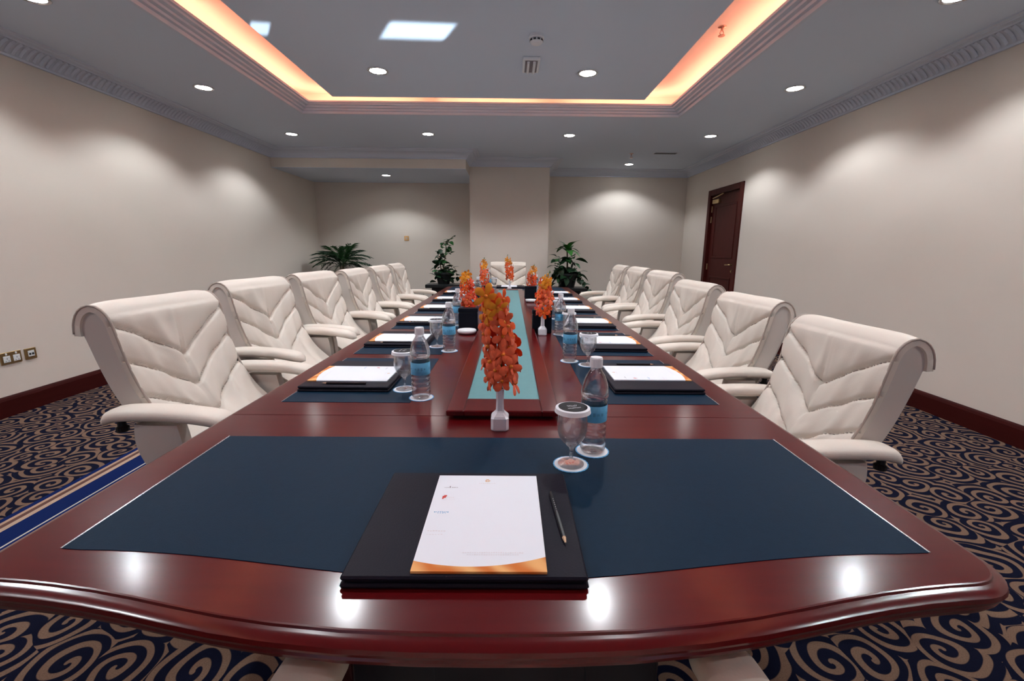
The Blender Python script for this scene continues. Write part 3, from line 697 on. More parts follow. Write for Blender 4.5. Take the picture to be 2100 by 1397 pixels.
def make_chair():
    root = thing('office_chair', 'x', 'chair')
    rnd = random.Random(4)
    nv, nu = 132, 72
    prof, LEN = spline(BACK, nv)
    front = 0.815                                  # fraction of the length that is the front face
    wr = [(rnd.uniform(-1, 1), rnd.uniform(16, 44), rnd.uniform(0, 6), rnd.uniform(0.3, 1)) for _ in range(8)]
    def surf(u, i, off=0.0, quilt=True):
        t = i / (nv - 1) / front
        p = prof[i]; a = prof[max(i - 1, 0)]; b = prof[min(i + 1, nv - 1)]
        tg = (b - a).normalized(); nr = Vector((tg.y, -tg.x))      # outward (to the sitter)
        hw = 0.232 + 0.036 * min(1, t) ** 0.8
        h = off if off > 0 else -0.036 * (1 - u * u)
        if quilt and off > 0:
            e = 1 - abs(u) ** 6; h = off * (0.62 + 0.38 * e)
            h -= 0.026 * (1 - u * u) * max(0, min(1, 1.5 - abs(t - 0.62) * 2.6))
            if t < 1.02:
                k = 0.225 * (1.22 * abs(u) - 0.22 * u * u)
                d = min(abs(t - (t0 + k)) for t0 in (0.405, 0.590, 0.762))
                dd = [t - (t0 + k) for t0 in (0.405, 0.590, 0.762)]
                h -= 0.015 * math.exp(-(d / 0.0095) ** 2)
                h += 0.007 * (1 - math.exp(-(d / 0.045) ** 2))
                fade = math.exp(-(d / 0.10)) * math.exp(-(u / 0.62) ** 2)
                w = sum(A * sin(fq * (u - 0.8 * t * (u / (abs(u) + 0.12))) + ph) for (A, fq, ph, B) in wr)
                h += 0.0062 * fade * w
        z = p.y + nr.y * h + 0.010 * (1 - u * u) * max(0, t - 0.8)
        return (p.x + nr.x * h, u * hw, z)
    us = [-1 + 2 * j / (nu - 1) for j in range(nu)]
    us = [abs(x) ** 0.92 * (1 if x > 0 else -1) if x else 0 for x in us]
    m = MB(); vs = []; fs = []
    for i in range(nv):
        for u in us: vs.append(surf(u, i, 0.034))
    for i in range(nv):
        for u in us: vs.append(surf(u, i, 0.0, False))
    N = nv * nu
    for i in range(nv - 1):
        for j in range(nu - 1):
            a = i * nu + j; fs.append((a, a + 1, a + nu + 1, a + nu)); a += N; fs.append((a, a + nu, a + nu + 1, a + 1))
        for j in (0, nu - 1):
            a = i * nu + j; fs.append((a, a + nu, a + nu + N, a + N))
    for i in (0, nv - 1):
        for j in range(nu - 1):
            a = i * nu + j; fs.append((a, a + 1, a + 1 + N, a + N))
    m.add(vs, fs); back = m.obj('backrest', 'cream_leather', root, smooth=True, angle=75)
    for s in (-1, 1):
        m = MB(); m.tube([Vector(surf(s * 0.995, i, 0.022, False)) for i in range(0, nv, 2)], 0.0042, 6); m.obj('piping', 'cream_leather_piping', back, smooth=True)
    # stitched chevron seams lying in the grooves
    for t0 in (0.405, 0.590, 0.762):
        pts = []
        for j in range(-24, 25):
            u = j / 24 * 0.975; t = t0 + 0.225 * (1.22 * abs(u) - 0.22 * u * u)
            fi = t * front * (nv - 1)
            if fi > nv - 2: continue
            i0 = int(fi); a = Vector(surf(u, i0, 0.034)); b = Vector(surf(u, i0 + 1, 0.034)); pts.append(a.lerp(b, fi - i0))
        m = MB(); m.tube(pts, 0.0019, 5); m.obj('seam', 'cream_leather_piping', back, smooth=True)
    # shell behind the cushion: side panels, bevelled rear
    def hwid(t): return 0.232 + 0.036 * min(1, t) ** 0.8 - 0.007
    fr_ = [(prof[i].x, prof[i].y, hwid(i / (nv - 1) / front)) for i in range(0, nv, 3)]
    ci, qi = [], []
    for i in range(int(nv * 0.72), -1, -4):
        t = i / (nv - 1) / front; th = 0.074 + 0.046 * min(1, t)
        p = prof[i]; a = prof[max(i - 1, 0)]; b = prof[min(i + 1, nv - 1)]; tg = (b - a).normalized(); nr = Vector((tg.y, -tg.x))
        c = p - nr * th * 0.74; q = p - nr * th; ci.append((c.x, c.y, hwid(t) + 0.001)); qi.append((q.x, q.y, hwid(t) - 0.028))
    m = MB(); nf, nc = len(fr_), len(ci)
    vs = []
    for sgn in (-1, 1): vs += [(x, sgn * w, z) for x, z, w in fr_] + [(x, sgn * w, z) for x, z, w in ci] + [(x, sgn * w, z) for x, z, w in qi]
    B = nf + 2 * nc; fs = [tuple(range(nf + nc))[::-1], tuple(B + k for k in range(nf + nc))]
    for k in range(nc - 1):
        for o_ in (0, B): fs.append((o_ + nf + k, o_ + nf + k + 1, o_ + nf + nc + k + 1, o_ + nf + nc + k))
        fs.append((nf + nc + k, nf + nc + k + 1, B + nf + nc + k + 1, B + nf + nc + k))
    fs.append((nf - 1, nf, nf + nc, B + nf + nc, B + nf, B + nf - 1)); fs.append((0, nf + nc - 1, nf + 2 * nc - 1, B + nf + 2 * nc - 1, B + nf + nc - 1, B))
    m.add(vs, fs); m.obj('back_shell', 'grey_leather_side', root, smooth=True, angle=35)
    # seat cushion
    m = MB(); vs = []; fs = []; nx, ny = 22, 20
    for layer in (0, 1):
        for i in range(nx):
            for j in range(ny):
                a, b = i / (nx - 1), -1 + 2 * j / (ny - 1)
                x = -0.06 + 0.41 * a; y = 0.245 * b * (1 - 0.06 * a)
                e = (1 - abs(b) ** 8) * (1 - a ** 8)
                z = 0.472 + 0.035 * e - 0.018 * sin(a * pi) - 0.05 * a ** 6 if layer else 0.385 + 0.02 * a ** 3
                if layer and abs(b) > 0: z -= 0.004 * math.exp(-((abs(b) - 0.72) / 0.03) ** 2)
                vs.append((x, y, z))
    N = nx * ny
    for i in range(nx - 1):
        for j in range(ny - 1):
            a = i * ny + j; fs.append((a, a + ny, a + ny + 1, a + 1)); a += N; fs.append((a, a + 1, a + ny + 1, a + ny))
    for i in range(nx - 1):
        for j in (0, ny - 1): a = i * ny + j; fs.append((a, a + ny, a + ny + N, a + N))
    for j in range(ny - 1):
        for i in (0, nx - 1): a = i * ny + j; fs.append((a, a + 1, a + 1 + N, a + N))
    m.add(vs, fs); m.obj('seat', 'cream_leather', root, smooth=True, angle=60)
    m = MB(); m.bbox(0.0, 0.31, -0.21, 0.21, 0.355, 0.388, 0.01); m.obj('seat_pan', 'beige_plastic', root)
    # arms
    for s in (-1, 1):
        path, _ = spline([(-0.365, 0.653), (-0.335, 0.677), (-0.28, 0.687), (-0.16, 0.689), (-0.06, 0.683), (0.02, 0.671), (0.065, 0.653)], 26)
        vs = []; fs = []; nk = 18
        for i, p in enumerate(path):
            e = i / 25; taper = min(1, sqrt(max(0.02, 1 - (2 * max(0, abs(e - 0.5) - 0.38) / 0.24) ** 2)))
            for q in range(nk):
                a = 2 * pi * q / nk
                yy = 0.047 * taper * (abs(cos(a)) ** 0.7) * (1 if cos(a) > 0 else -1)
                zz = (0.026 if sin(a) > 0 else 0.020) * taper * (abs(sin(a)) ** 0.75) * (1 if sin(a) > 0 else -1)
                vs.append((p.x, s * 0.303 + yy, p.y + zz))
        for i in range(25):
            for q in range(nk): q2 = (q + 1) % nk; fs.append((i * nk + q, i * nk + q2, (i + 1) * nk + q2, (i + 1) * nk + q))
        fs += [tuple(range(nk)), tuple(25 * nk + q for q in range(nk))[::-1]]
        m = MB(); m.add(vs, fs); arm = m.obj('armrest', 'cream_leather', root, smooth=True)
        # leather wrapped strut, wide under the pad and tapering to the seat
        o_, _ = spline([(-0.255, 0.655), (-0.262, 0.60), (-0.245, 0.53), (-0.19, 0.45), (-0.09, 0.385)], 14)
        i_, _ = spline([(-0.115, 0.655), (-0.105, 0.60), (-0.10, 0.53), (-0.085, 0.46), (-0.04, 0.40)], 14)
        m = MB(); vs = []; fs = []
        for a, b in zip(o_, i_):
            for yy, w in ((-0.024, 0.0), (-0.029, 0.25), (-0.029, 0.75), (-0.024, 1.0), (0.018, 1.0), (0.022, 0.5), (0.018, 0.0)):
                p = a.lerp(b, w); vs.append((p.x, s * (0.287 - yy * 1.0) if False else s * 0.298 + yy * (-s), p.y))
        for i in range(13):
            for q in range(7): q2 = (q + 1) % 7; fs.append((i * 7 + q, i * 7 + q2, (i + 1) * 7 + q2, (i + 1) * 7 + q))
        fs += [tuple(range(7)), tuple(13 * 7 + q for q in range(7))[::-1]]
        m.add(vs, fs); st = m.obj('arm_strut', 'grey_leather_side', root, smooth=True, angle=40)
        m = MB(); m.tube([(-0.04, s * 0.298, 0.40), (0.04, s * 0.24, 0.372), (0.12, s * 0.12, 0.37)], 0.018, 8); m.obj('strut_bracket', 'beige_plastic', st)
        m = MB(); m.tube([(-0.315, s * 0.303, 0.668), (-0.315, s * 0.303, 0.640)], 0.012, 8); m.lathe([(0.005, 0.621), (0.017, 0.624), (0.019, 0.638), (0.012, 0.644)], 12, cx=-0.315, cy=s * 0.303); m.obj('adjuster_knob', 'black_plastic', arm)
    # gas column, star base, castors
    bx = 0.17
    m = MB(); m.lathe([(0.028, 0.13), (0.028, 0.25), (0.019, 0.25), (0.019, 0.36)], 16, cx=bx); m.obj('gas_column', 'chrome', root, smooth=True, angle=30)
    m = MB(); m.bbox(bx - 0.09, bx + 0.09, -0.06, 0.06, 0.325, 0.357, 0.008); m.obj('tilt_mechanism', 'black_plastic', root)
    m = MB(); m.lathe([(0.042, 0.075), (0.05, 0.09), (0.045, 0.125), (0.03, 0.14)], 18, cx=bx); hub = m.obj('base_hub', 'beige_plastic', root, smooth=True, angle=30)
    leg = MB(); leg.tube([(0.03, 0, 0.105), (0.15, 0, 0.092), (0.27, 0, 0.072), (0.30, 0, 0.062)], [0.024, 0.021, 0.018, 0.014], 8); lme = leg.mesh('base_leg', 'beige_plastic', smooth=True)
    ca = MB()
    for yy in (-0.018, 0.018): ca.tube([(0.285, yy - 0.009, 0.027), (0.285, yy + 0.009, 0.027)], 0.027, 14)
    ca.tube([(0.285, 0, 0.027), (0.292, 0, 0.062)], 0.008, 6); cme = ca.mesh('castor', 'black_plastic', smooth=True, angle=40)
    for i in range(5):
        a = 2 * pi * i / 5 + 0.3
        l = link('base_leg', lme, root, loc=(bx, 0, 0), rz=a); link('castor', cme, root, loc=(bx, 0, 0), rz=a)
    return root
ORD = ['first', 'second', 'third', 'fourth', 'fifth', 'sixth']
def ordinal(i): return ORD[5 - i]                # i counts from the camera end, labels count from the column
chair0 = make_chair(); used = [False]
def place_chair(x, y, rz, dz, label, group):
    c = chair0 if not used[0] else copy_tree(chair0); used[0] = True
    c.location = (x, y, 0); c.rotation_euler = (0, 0, rz); tag(c, label, 'chair', group)
    if abs(dz) > 1e-6:                           # gas lift: everything above the base moves up or down
        for ch in c.children:
            n = ch.name.split('.')[0]
            if n not in ('base_hub', 'base_leg', 'castor', 'gas_column'): ch.location.z += dz
    return c
SY = [1.437 + i * PITCHY + 0.31 for i in range(6)]      # seat centres
LCH = [(-0.955, -0.045, -0.03, 0.031), (-1.07, 0.078, -0.10, 0.010), (-1.03, 0.082, -0.08, 0.013), (-0.985, 0.098, -0.01, 0.008), (-0.97, 0.100, -0.01, 0.008), (-0.97, 0.102, 0.0, 0.010)]
RCH = [(0.868, -0.135, 0.0, -0.070), (0.950, -0.015, 0.055, -0.052), (0.945, 0.0, 0.05, -0.026), (0.956, 0.020, 0.07, 0.012), (0.940, 0.030, 0.03, 0.018), (0.935, 0.045, 0.0, 0.014)]
for i in range(6):
    x, dy, r, dz = LCH[i]
    place_chair(x, SY[i] + dy, r, dz, f'cream leather swivel armchair on the socket side of the table, {ordinal(i)} from the column', 'chairs around the table')
for i in range(6):
    x, dy, r, dz = RCH[i]
    place_chair(x, SY[i] + dy, pi + r, dz, f'cream leather swivel armchair on the door side of the table, {ordinal(i)} from the column', 'chairs around the table')
place_chair(TX, 6.50, -pi / 2, 0.0, 'cream leather swivel armchair at the table end in front of the column', 'chairs around the table')
place_chair(0.025, 0.545, pi / 2, -0.052, 'cream leather swivel armchair at the table end opposite the column', 'chairs around the table')

# ================================================================== place settings
def mk_folder():
    r = thing('folder', 'x', 'folder')
    m = MB(); m.bbox(-0.19, 0.19, -0.165, 0.165, 0.0, 0.008, 0.003); m.obj('back_cover', 'folder_leather', r)
    m = MB(); m.box(-0.183, 0.183, -0.159, 0.159, 0.008, 0.0115); m.obj('lining', 'folder_edge', r)
    m = MB(); m.bbox(-0.189, 0.189, -0.163, 0.164, 0.0115, 0.0195, 0.003); m.obj('front_cover', 'folder_leather', r)
    return r
def mk_pad():
    r = thing('notepad', 'x', 'notepad')
    m = MB(); m.box(-0.105, 0.105, -0.1485, 0.1485, 0, 0.004); s = m.obj('paper_block', 'letterhead_paper', r)
    # printed marks of the letterhead, flat on the sheet
    z = 0.0043
    def marks(name, mt, rects):
        q = MB()
        for (x, y, w, h) in rects: q.add([(x - w / 2, y - h / 2, z), (x + w / 2, y - h / 2, z), (x + w / 2, y + h / 2, z), (x - w / 2, y + h / 2, z)], [(0, 1, 2, 3)])
        q.obj(name, mt, s)
    rn = random.Random(2)
    def words(cx, cy, width, h, n):
        out = []; x = cx - width / 2
        for i in range(n):
            w = width / n * rn.uniform(0.45, 0.8); out.append((x + width / n / 2, cy + rn.uniform(-0.15, 0.15) * h, w, h * rn.uniform(0.6, 1.0))); x += width / n
        return out
    marks('printed_crest', 'print_tan', [(0.0, 0.130, 0.006, 0.005), (-0.003, 0.126, 0.004, 0.004), (0.004, 0.126, 0.004, 0.004), (0, 0.123, 0.008, 0.003)])
    marks('printed_heading', 'print_pale', words(0, 0.115, 0.035, 0.003, 9))
    marks('printed_logo', 'print_grey', words(-0.083, 0.098, 0.010, 0.0022, 3) + [(-0.076, 0.100, 0.002, 0.007)] + words(-0.066, 0.098, 0.014, 0.0022, 4))
    marks('printed_logo', 'print_red', [(-0.083, 0.062, 0.007, 0.007), (-0.081, 0.066, 0.006, 0.005), (-0.085, 0.057, 0.003, 0.005)])
    marks('printed_logo', 'print_pale', words(-0.070, 0.060, 0.014, 0.002, 4) + words(-0.073, 0.053, 0.026, 0.0012, 8))
    marks('printed_logo', 'print_blue', words(-0.081, 0.010, 0.028, 0.003, 8) + words(-0.080, 0.0065, 0.018, 0.002, 4))
    marks('printed_logo', 'print_pale', words(-0.081, -0.048, 0.033, 0.003, 7) + words(-0.083, -0.058, 0.030, 0.0016, 6))
    marks('printed_address', 'print_pale', words(0.02, -0.105, 0.10, 0.0022, 26) + words(0.02, -0.110, 0.085, 0.0018, 22))
    return r
def mk_pencil():
    r = thing('pencil', 'x', 'pencil')
    m = MB(); m.tube([(0, 0.085, 0.0038), (0, -0.06, 0.0038)], 0.0038, 6); m.obj('barrel', 'pencil_black', r)
    m = MB(); m.tube([(0, -0.06, 0.0038), (0, -0.074, 0.0036)], [0.0037, 0.0012], 6); m.obj('sharpened_wood', 'pencil_wood', r)
    m = MB(); m.tube([(0, -0.074, 0.0036), (0, -0.079, 0.0034)], [0.0012, 0.0003], 6); m.obj('lead', 'pencil_black', r)
    m = MB()
    for q in range(7): m.box(-0.0007, 0.0007, 0.055 - q * 0.007, 0.0585 - q * 0.007, 0.0070, 0.00735)
    m.obj('printed_lettering', 'print_grey', r)
    return r
def mk_coaster():
    r = thing('coaster', 'x', 'coaster')
    n = 72; R = 0.0425
    m = MB(); vs = []; 
    for z in (0, 0.0012):
        for i in range(n): a = 2 * pi * i / n; rr = R * (1 + 0.012 * cos(24 * a)); vs.append((rr * cos(a), rr * sin(a), z))
    m.add(vs, [tuple(range(n))[::-1], tuple(range(n, 2 * n))] + [(i, (i + 1) % n, (i + 1) % n + n, i + n) for i in range(n)]); m.obj('disc', 'blue_paper_edge', r)
    m = MB(); m.lathe([(0.0395, 0.0012), (0.0395, 0.0016)], 40); m.obj('face', 'white_paper', r)
    m = MB()
    for i, (x, y, w, h) in enumerate(((-0.008, 0.003, 0.006, 0.006), (0, 0.003, 0.004, 0.007), (0.008, 0.003, 0.006, 0.006))): m.add([(x - w / 2, y - h / 2, 0.0018), (x + w / 2, y - h / 2, 0.0018), (x + w / 2, y + h / 2, 0.0018), (x - w / 2, y + h / 2, 0.0018)], [(0, 1, 2, 3)])
    m.obj('printed_emblem', 'print_red', r)
    m = MB()
    for i in range(8):
        x = -0.014 + i * 0.004; m.add([(x, -0.006, 0.0018), (x + 0.0026, -0.006, 0.0018), (x + 0.0026, -0.004, 0.0018), (x, -0.004, 0.0018)], [(0, 1, 2, 3)])
    m.obj('printed_lettering', 'print_grey', r)
    return r
def mk_bottle():
    r = thing('water_bottle', 'x', 'bottle')
    R = 0.0325
    prof = [(0.012, 0.004), (0.022, 0.0), (0.029, 0.002), (0.0320, 0.008)]
    z = 0.014
    for i in range(4):                            # ribs below the label
        prof += [(R, z), (R, z + 0.009), (R - 0.0022, z + 0.012), (R - 0.0022, z + 0.014)]; z += 0.0165
    prof += [(R, 0.082), (R - 0.0004, 0.086), (R - 0.0004, 0.128), (R, 0.132), (R, 0.138), (R - 0.003, 0.141), (R + 0.0015, 0.147), (R + 0.002, 0.160), (R, 0.172), (0.029, 0.186), (0.0235, 0.200), (0.0165, 0.211), (0.0135, 0.217), (0.0135, 0.226), (0.012, 0.2265)]
    m = MB(); m.lathe(prof, 36); m.obj('bottle_body', 'water', r, smooth=True, angle=50)
    m = MB(); m.lathe([(R + 0.0002, 0.086), (R + 0.0005, 0.0865), (R + 0.0005, 0.1275), (R + 0.0002, 0.128)], 36, cap0=False, cap1=False); lb = m.obj('label', 'label_blue', r, smooth=True, angle=40)
    n = 20; m = MB()
    for i in range(n): 
        a0 = 2 * pi * i / n
        if i % 5 == 4: continue
        w = 0.18; hh = 0.006 + 0.004 * ((i * 7) % 3) / 2; q = R + 0.0008
        m.add([(q * cos(a0), q * sin(a0), 0.107 - hh / 2), (q * cos(a0 + w), q * sin(a0 + w), 0.107 - hh / 2), (q * cos(a0 + w), q * sin(a0 + w), 0.107 + hh / 2), (q * cos(a0), q * sin(a0), 0.107 + hh / 2)], [(0, 1, 2, 3)])
    m.obj('printed_lettering', 'print_blue', lb)
    m = MB(); vs = []; fs = []; n = 40
    for (z, f) in ((0.222, 1.0), (0.2225, 1.02), (0.243, 1.0), (0.2465, 0.90)):
        for i in range(n): a = 2 * pi * i / n; rr = 0.0155 * f + (0.0004 if i % 2 else 0); vs.append((rr * cos(a), rr * sin(a), z))
    for q in range(3):
        for i in range(n): fs.append((q * n + i, q * n + (i + 1) % n, (q + 1) * n + (i + 1) % n, (q + 1) * n + i))
    fs += [tuple(range(n))[::-1], tuple(3 * n + i for i in range(n))]
    m.add(vs, fs); m.obj('cap', 'white_plastic', r)
    return r
def mk_glass():
    r = thing('goblet', 'x', 'glass')
    prof = [(0.001, 0.0), (0.031, 0.0), (0.0315, 0.0015), (0.022, 0.004), (0.008, 0.008), (0.0048, 0.014), (0.0045, 0.034), (0.007, 0.043), (0.020, 0.055), (0.030, 0.069), (0.0355, 0.086), (0.0365, 0.104), (0.0352, 0.122), (0.0335, 0.140), (0.0325, 0.1403), (0.0342, 0.122), (0.0352, 0.104), (0.0342, 0.087), (0.029, 0.0715), (0.019, 0.0585), (0.006, 0.050), (0.001, 0.049)]
    m = MB(); m.lathe(prof, 36); m.obj('glass_body', 'glass', r, smooth=True, angle=60)
    return r
def mk_cover():
    r = thing('glass_cover', 'x', 'cover')
    m = MB(); m.lathe([(0.0375, 0.0), (0.0405, -0.008), (0.0425, -0.008), (0.0405, 0.002), (0.037, 0.0035), (0.001, 0.0035), (0.001, 0.0015), (0.0365, 0.0015)], 40, cap0=False, cap1=False); m.obj('rim', 'white_paper', r, smooth=True, angle=30)
    m = MB(); m.lathe([(0.034, 0.0035), (0.034, 0.0041)], 40); m.obj('printed_disc', 'cover_black', r)
    m = MB()
    for (x0, amp, n, y0, th) in ((-0.012, 0.006, 5, 0.004, 0.0011), (-0.016, 0.002, 9, -0.010, 0.0008)):
        pts = [(x0 + i * (-2 * x0) / (n * 4), y0 + amp * sin(i * 1.7) * (1 if i % 3 else 0.3), 0.0044) for i in range(n * 4 + 1)]
        for a, b in zip(pts, pts[1:]):
            m.add([(a[0], a[1] - th, a[2]), (b[0], b[1] - th, b[2]), (b[0], b[1] + th, b[2]), (a[0], a[1] + th, a[2])], [(0, 1, 2, 3)])
    m.obj('printed_script', 'white_paper', r)
    return r
PROTO = {'folder': mk_folder(), 'notepad': mk_pad(), 'pencil': mk_pencil(), 'coaster': mk_coaster(), 'bottle': mk_bottle(), 'glass': mk_glass(), 'cover': mk_cover()}
seen = set()
def put(kind, x, y, z, rz, label, group):
    src = PROTO[kind]
    o = src if kind not in seen else copy_tree(src); seen.add(kind)
    o.location = (x, y, z); o.rotation_euler = (0, 0, rz); o['label'] = label; o['group'] = group
    return o
def setting(fx, fy, rz, where, lean, bottle, glass, jit):
    """fx, fy folder centre; rz turns the seat's own frame (x to the sitter's right, y away from the sitter)"""
    c, s = cos(rz + lean), sin(rz + lean)
    def W(a, b): return (fx + a * c - b * s, fy + a * s + b * c)
    z = zi
    put('folder', fx, fy, z, rz + lean, f'dark leather folder under a letterhead pad, {where}', 'leather folders')
    x, y = W(0.0215, -0.006); put('notepad', x, y, z + 0.0195, rz + lean, f'white letterhead notepad with orange swoosh, {where}', 'notepads')
    x, y = W(0.158, -0.01); put('pencil', x, y, z + 0.0195, rz + lean + 0.02 + jit, f'black pencil on the leather folder, {where}', 'pencils')
    for (bx, by), nm, word in ((bottle, 'bottle', 'water bottle'), (glass, 'glass', 'goblet')):
        on = z if abs(bx) > 0.305 or by < 1.2 or by > 5.7 else TZ
        put('coaster', bx, by, on + 0.0005, rz + jit * 9, f'blue-edged coaster under the {word}, {where}', 'paper coasters')
        if nm == 'bottle': put('bottle', bx, by, on + 0.0026, rz + jit * 20, f'clear water bottle with blue label, {where}', 'water bottles')
        else:
            put('glass', bx, by, on + 0.0026, rz, f'clear stemmed goblet with a paper cover, {where}', 'goblets')
            put('cover', bx, by, on + 0.0026 + 0.1405, rz + jit * 5, f'white rimmed black paper cover on the goblet, {where}', 'goblet covers')
rj = random.Random(7)
setting(-0.061, 0.757, 0.0, 'at the end opposite the column', 0.0, (0.220, 1.075), (0.155, 1.000), 0.05)
setting(2 * TX + 0.061, 2 * TCY - 0.757, pi, 'at the end before the column', 0.0, (2 * TX - 0.220, 2 * TCY - 1.075), (2 * TX - 0.155, 2 * TCY - 1.0), 0.02)
LYS = [1.735, 2.475, 3.165, 3.87, 4.575, 5.28]
RYS = [1.730, 2.410, 3.095, 3.84, 4.535, 5.25]
for i in range(6):
    yL = LYS[i]
    bt = (-0.345, 3.0) if i == 2 else (-0.300, yL - 0.25 if i else 1.492)
    setting(-0.592, yL, -pi / 2, f'{ordinal(i)} from the column, socket side', rj.uniform(-0.02, 0.02), bt, (-0.378 if i != 2 else -0.40, yL - 0.155 if i != 2 else 3.11), rj.uniform(-0.03, 0.03))
    yR = RYS[i]
    setting(0.548, yR, pi / 2, f'{ordinal(i)} from the column, door side', rj.uniform(-0.02, 0.02), (0.285, yR + 0.30 if i == 0 else yR + 0.27) if i != 1 else (0.312, yR + 0.285), (0.357, yR + 0.225), rj.uniform(-0.03, 0.03))

# ================================================================== centrepieces
def mk_vase():
    r = thing('bud_vase', 'x', 'vase')
    m = MB(); vs = []; fs = []; n = 4
    def sq(h, z, ch):                              # chamfered square ring
        q = [(h, -h + ch), (h, h - ch), (h - ch, h), (-h + ch, h), (-h, h - ch), (-h, -h + ch), (-h + ch, -h), (h - ch, -h)]
        return [(x, y, z) for x, y in q]
    prof = [(0.0235, 0.0, 0.007), (0.0255, 0.004, 0.007), (0.0255, 0.036, 0.007), (0.0225, 0.042, 0.008), (0.0135, 0.052, 0.006), (0.0115, 0.056, 0.005), (0.0105, 0.085, 0.005), (0.0120, 0.120, 0.005), (0.0090, 0.120, 0.004), (0.0075, 0.060, 0.003)]
    for h, z, ch in prof: vs += sq(h, z, ch)
    for i in range(len(prof) - 1):
        for q in range(8): fs.append((i * 8 + q, i * 8 + (q + 1) % 8, (i + 1) * 8 + (q + 1) % 8, (i + 1) * 8 + q))
    fs += [tuple(range(8))[::-1], tuple((len(prof) - 1) * 8 + q for q in range(8))]
    m.add(vs, fs); m.obj('vase_body', 'vase_white', r)
    return r
def blossom_mesh(mt, seed):
    rn = random.Random(seed); m = MB()
    for p in range(5):
        a = 2 * pi * p / 5 + pi / 2; L = 0.034 * rn.uniform(0.88, 1.12); wd = (0.0105 if p % 2 else 0.0085) * rn.uniform(0.9, 1.15)
        dr = Vector((cos(a), sin(a), 0)); sd = Vector((-sin(a), cos(a), 0)); curl = rn.uniform(-0.008, 0.012)
        vs = []
        for (t, w) in ((0.05, 0.18), (0.35, 0.75), (0.65, 1.0), (0.88, 0.72), (1.0, 0.12)):
            for sx in (-1, 0, 1):
                zz = 0.004 + 0.012 * t * (1 - t) + curl * t * t + (0.003 if sx == 0 else 0) * w
                vs.append(dr * (L * t) + sd * (sx * wd * w) + Vector((0, 0, zz)))
        fs = []
        for i in range(4):
            for j in range(2): fs.append((i * 3 + j, i * 3 + j + 1, i * 3 + j + 4, i * 3 + j + 3))
        m.add(vs, fs)
    m.mi = 1
    m.lathe([(0.004, 0.0), (0.0055, 0.008), (0.003, 0.013)], 7)
    me = m.mesh('blossom', [mt, 'orchid_lip'], smooth=True)
    return me
BL = {k: [blossom_mesh(k, s) for s in range(2)] for k in ('orchid_orange', 'orchid_red', 'orchid_coral', 'orchid_yellow')}
def orchid(x, y, z, rz, label, n, seed, height=0.33, tip=0.05, lean=(0.0, 0.0), bud=True):
    rn = random.Random(seed)
    r = thing('orchid_spray', label, 'flower', (x, y, z + 0.065), rz, 'orange orchid sprays')
    def P(t): return Vector((lean[0] * t * t + 0.006 * sin(5 * t), lean[1] * t * t, 0.0 + t * height))
    m = MB(); top = 1.0 + (tip / height if bud else 0)
    m.tube([P(top * i / 10) for i in range(11)], [0.0032 - 0.0018 * i / 10 for i in range(11)], 6); m.obj('stem', 'orchid_stem', r)
    t0 = 0.20
    for i in range(n):
        t = t0 + (1 - t0) * (i / (n - 1)) ** 0.95; a = i * 2.4 + rn.uniform(-0.35, 0.35)
        up_ = rn.uniform(-0.25, 0.35); d = Vector((cos(a), sin(a), up_)).normalized()
        sc = (1.12 - 0.30 * max(0, t - 0.6) / 0.4) * rn.uniform(0.85, 1.15)
        if t > 0.80: kind = 'orchid_yellow' if rn.random() < 0.75 else 'orchid_orange'
        else: kind = rn.choice(['orchid_orange', 'orchid_red', 'orchid_coral', 'orchid_coral', 'orchid_orange'])
        rad = 0.026 * sc + 0.012 * (0.5 - abs(t - 0.5)) + rn.uniform(-0.004, 0.008)
        p = P(t) + d * rad
        q = d.to_track_quat('Z', 'Y'); e = (q @ Euler((0, 0, rn.uniform(0, 6.3))).to_quaternion()).to_euler()
        link('blossom', BL[kind][i % 2], r, loc=p, rot=e, scale=sc)
    if seed == 1:                                  # the open yellow flower at the tip, turned to the table end
        link('blossom', BL['orchid_yellow'][0], r, loc=P(0.985) + Vector((-0.022, -0.030, 0.0)), rot=(radians(82), radians(20), 0.15), scale=1.05)
        link('blossom', BL['orchid_yellow'][1], r, loc=P(0.90) + Vector((0.006, -0.036, 0.0)), rot=(radians(98), 0, 0.5), scale=0.95)
    if bud:
        for k in range(3):
            m = MB(); m.lathe([(0.0008, -0.006), (0.0042, -0.002), (0.0045, 0.003), (0.001, 0.008)], 7); b = m.obj('bud', 'orchid_yellow' if k < 2 else 'orchid_stem', r); b.location = P(1.0 + (k + 1) * 0.045) + Vector((0.004 * (-1) ** k, 0.003, 0))
    return r
vase0 = mk_vase(); vused = [False]
def vase(x, y, label):
    v = vase0 if not vused[0] else copy_tree(vase0); vused[0] = True
    v.location = (x, y, TZ + 0.0004); v['label'] = label; v['group'] = 'white bud vases'
VASES = [(-0.021, 1.225, 'at the table end opposite the column', 44, 1, 0.325, (-0.012, 0.0), False),
         (0.205, 2.685, 'before the black box, door side, away from column', 26, 2, 0.275, (0.028, 0.0), True),
         (-0.262, 2.90, 'behind the black box, socket side, away from column', 26, 3, 0.285, (-0.01, 0.0), False),
         (-0.262, 4.72, 'behind the black box, socket side, nearer the column', 20, 4, 0.31, (0.0, 0.0), True),
         (0.225, 4.72, 'behind the black box, door side, nearer the column', 20, 5, 0.25, (0.025, 0.0), True),
         (2 * TX + 0.045, 5.66, 'at the table end in front of the column', 22, 6, 0.33, (-0.02, 0.0), True)]
for (x, y, where, n, sd, hh, ln, bud) in VASES:
    vase(x, y, f'white square-based bud vase {where}')
    orchid(x, y, TZ, 0, f'orange orchid spray in the vase {where}', n, sd, hh, 0.05, ln, bud)
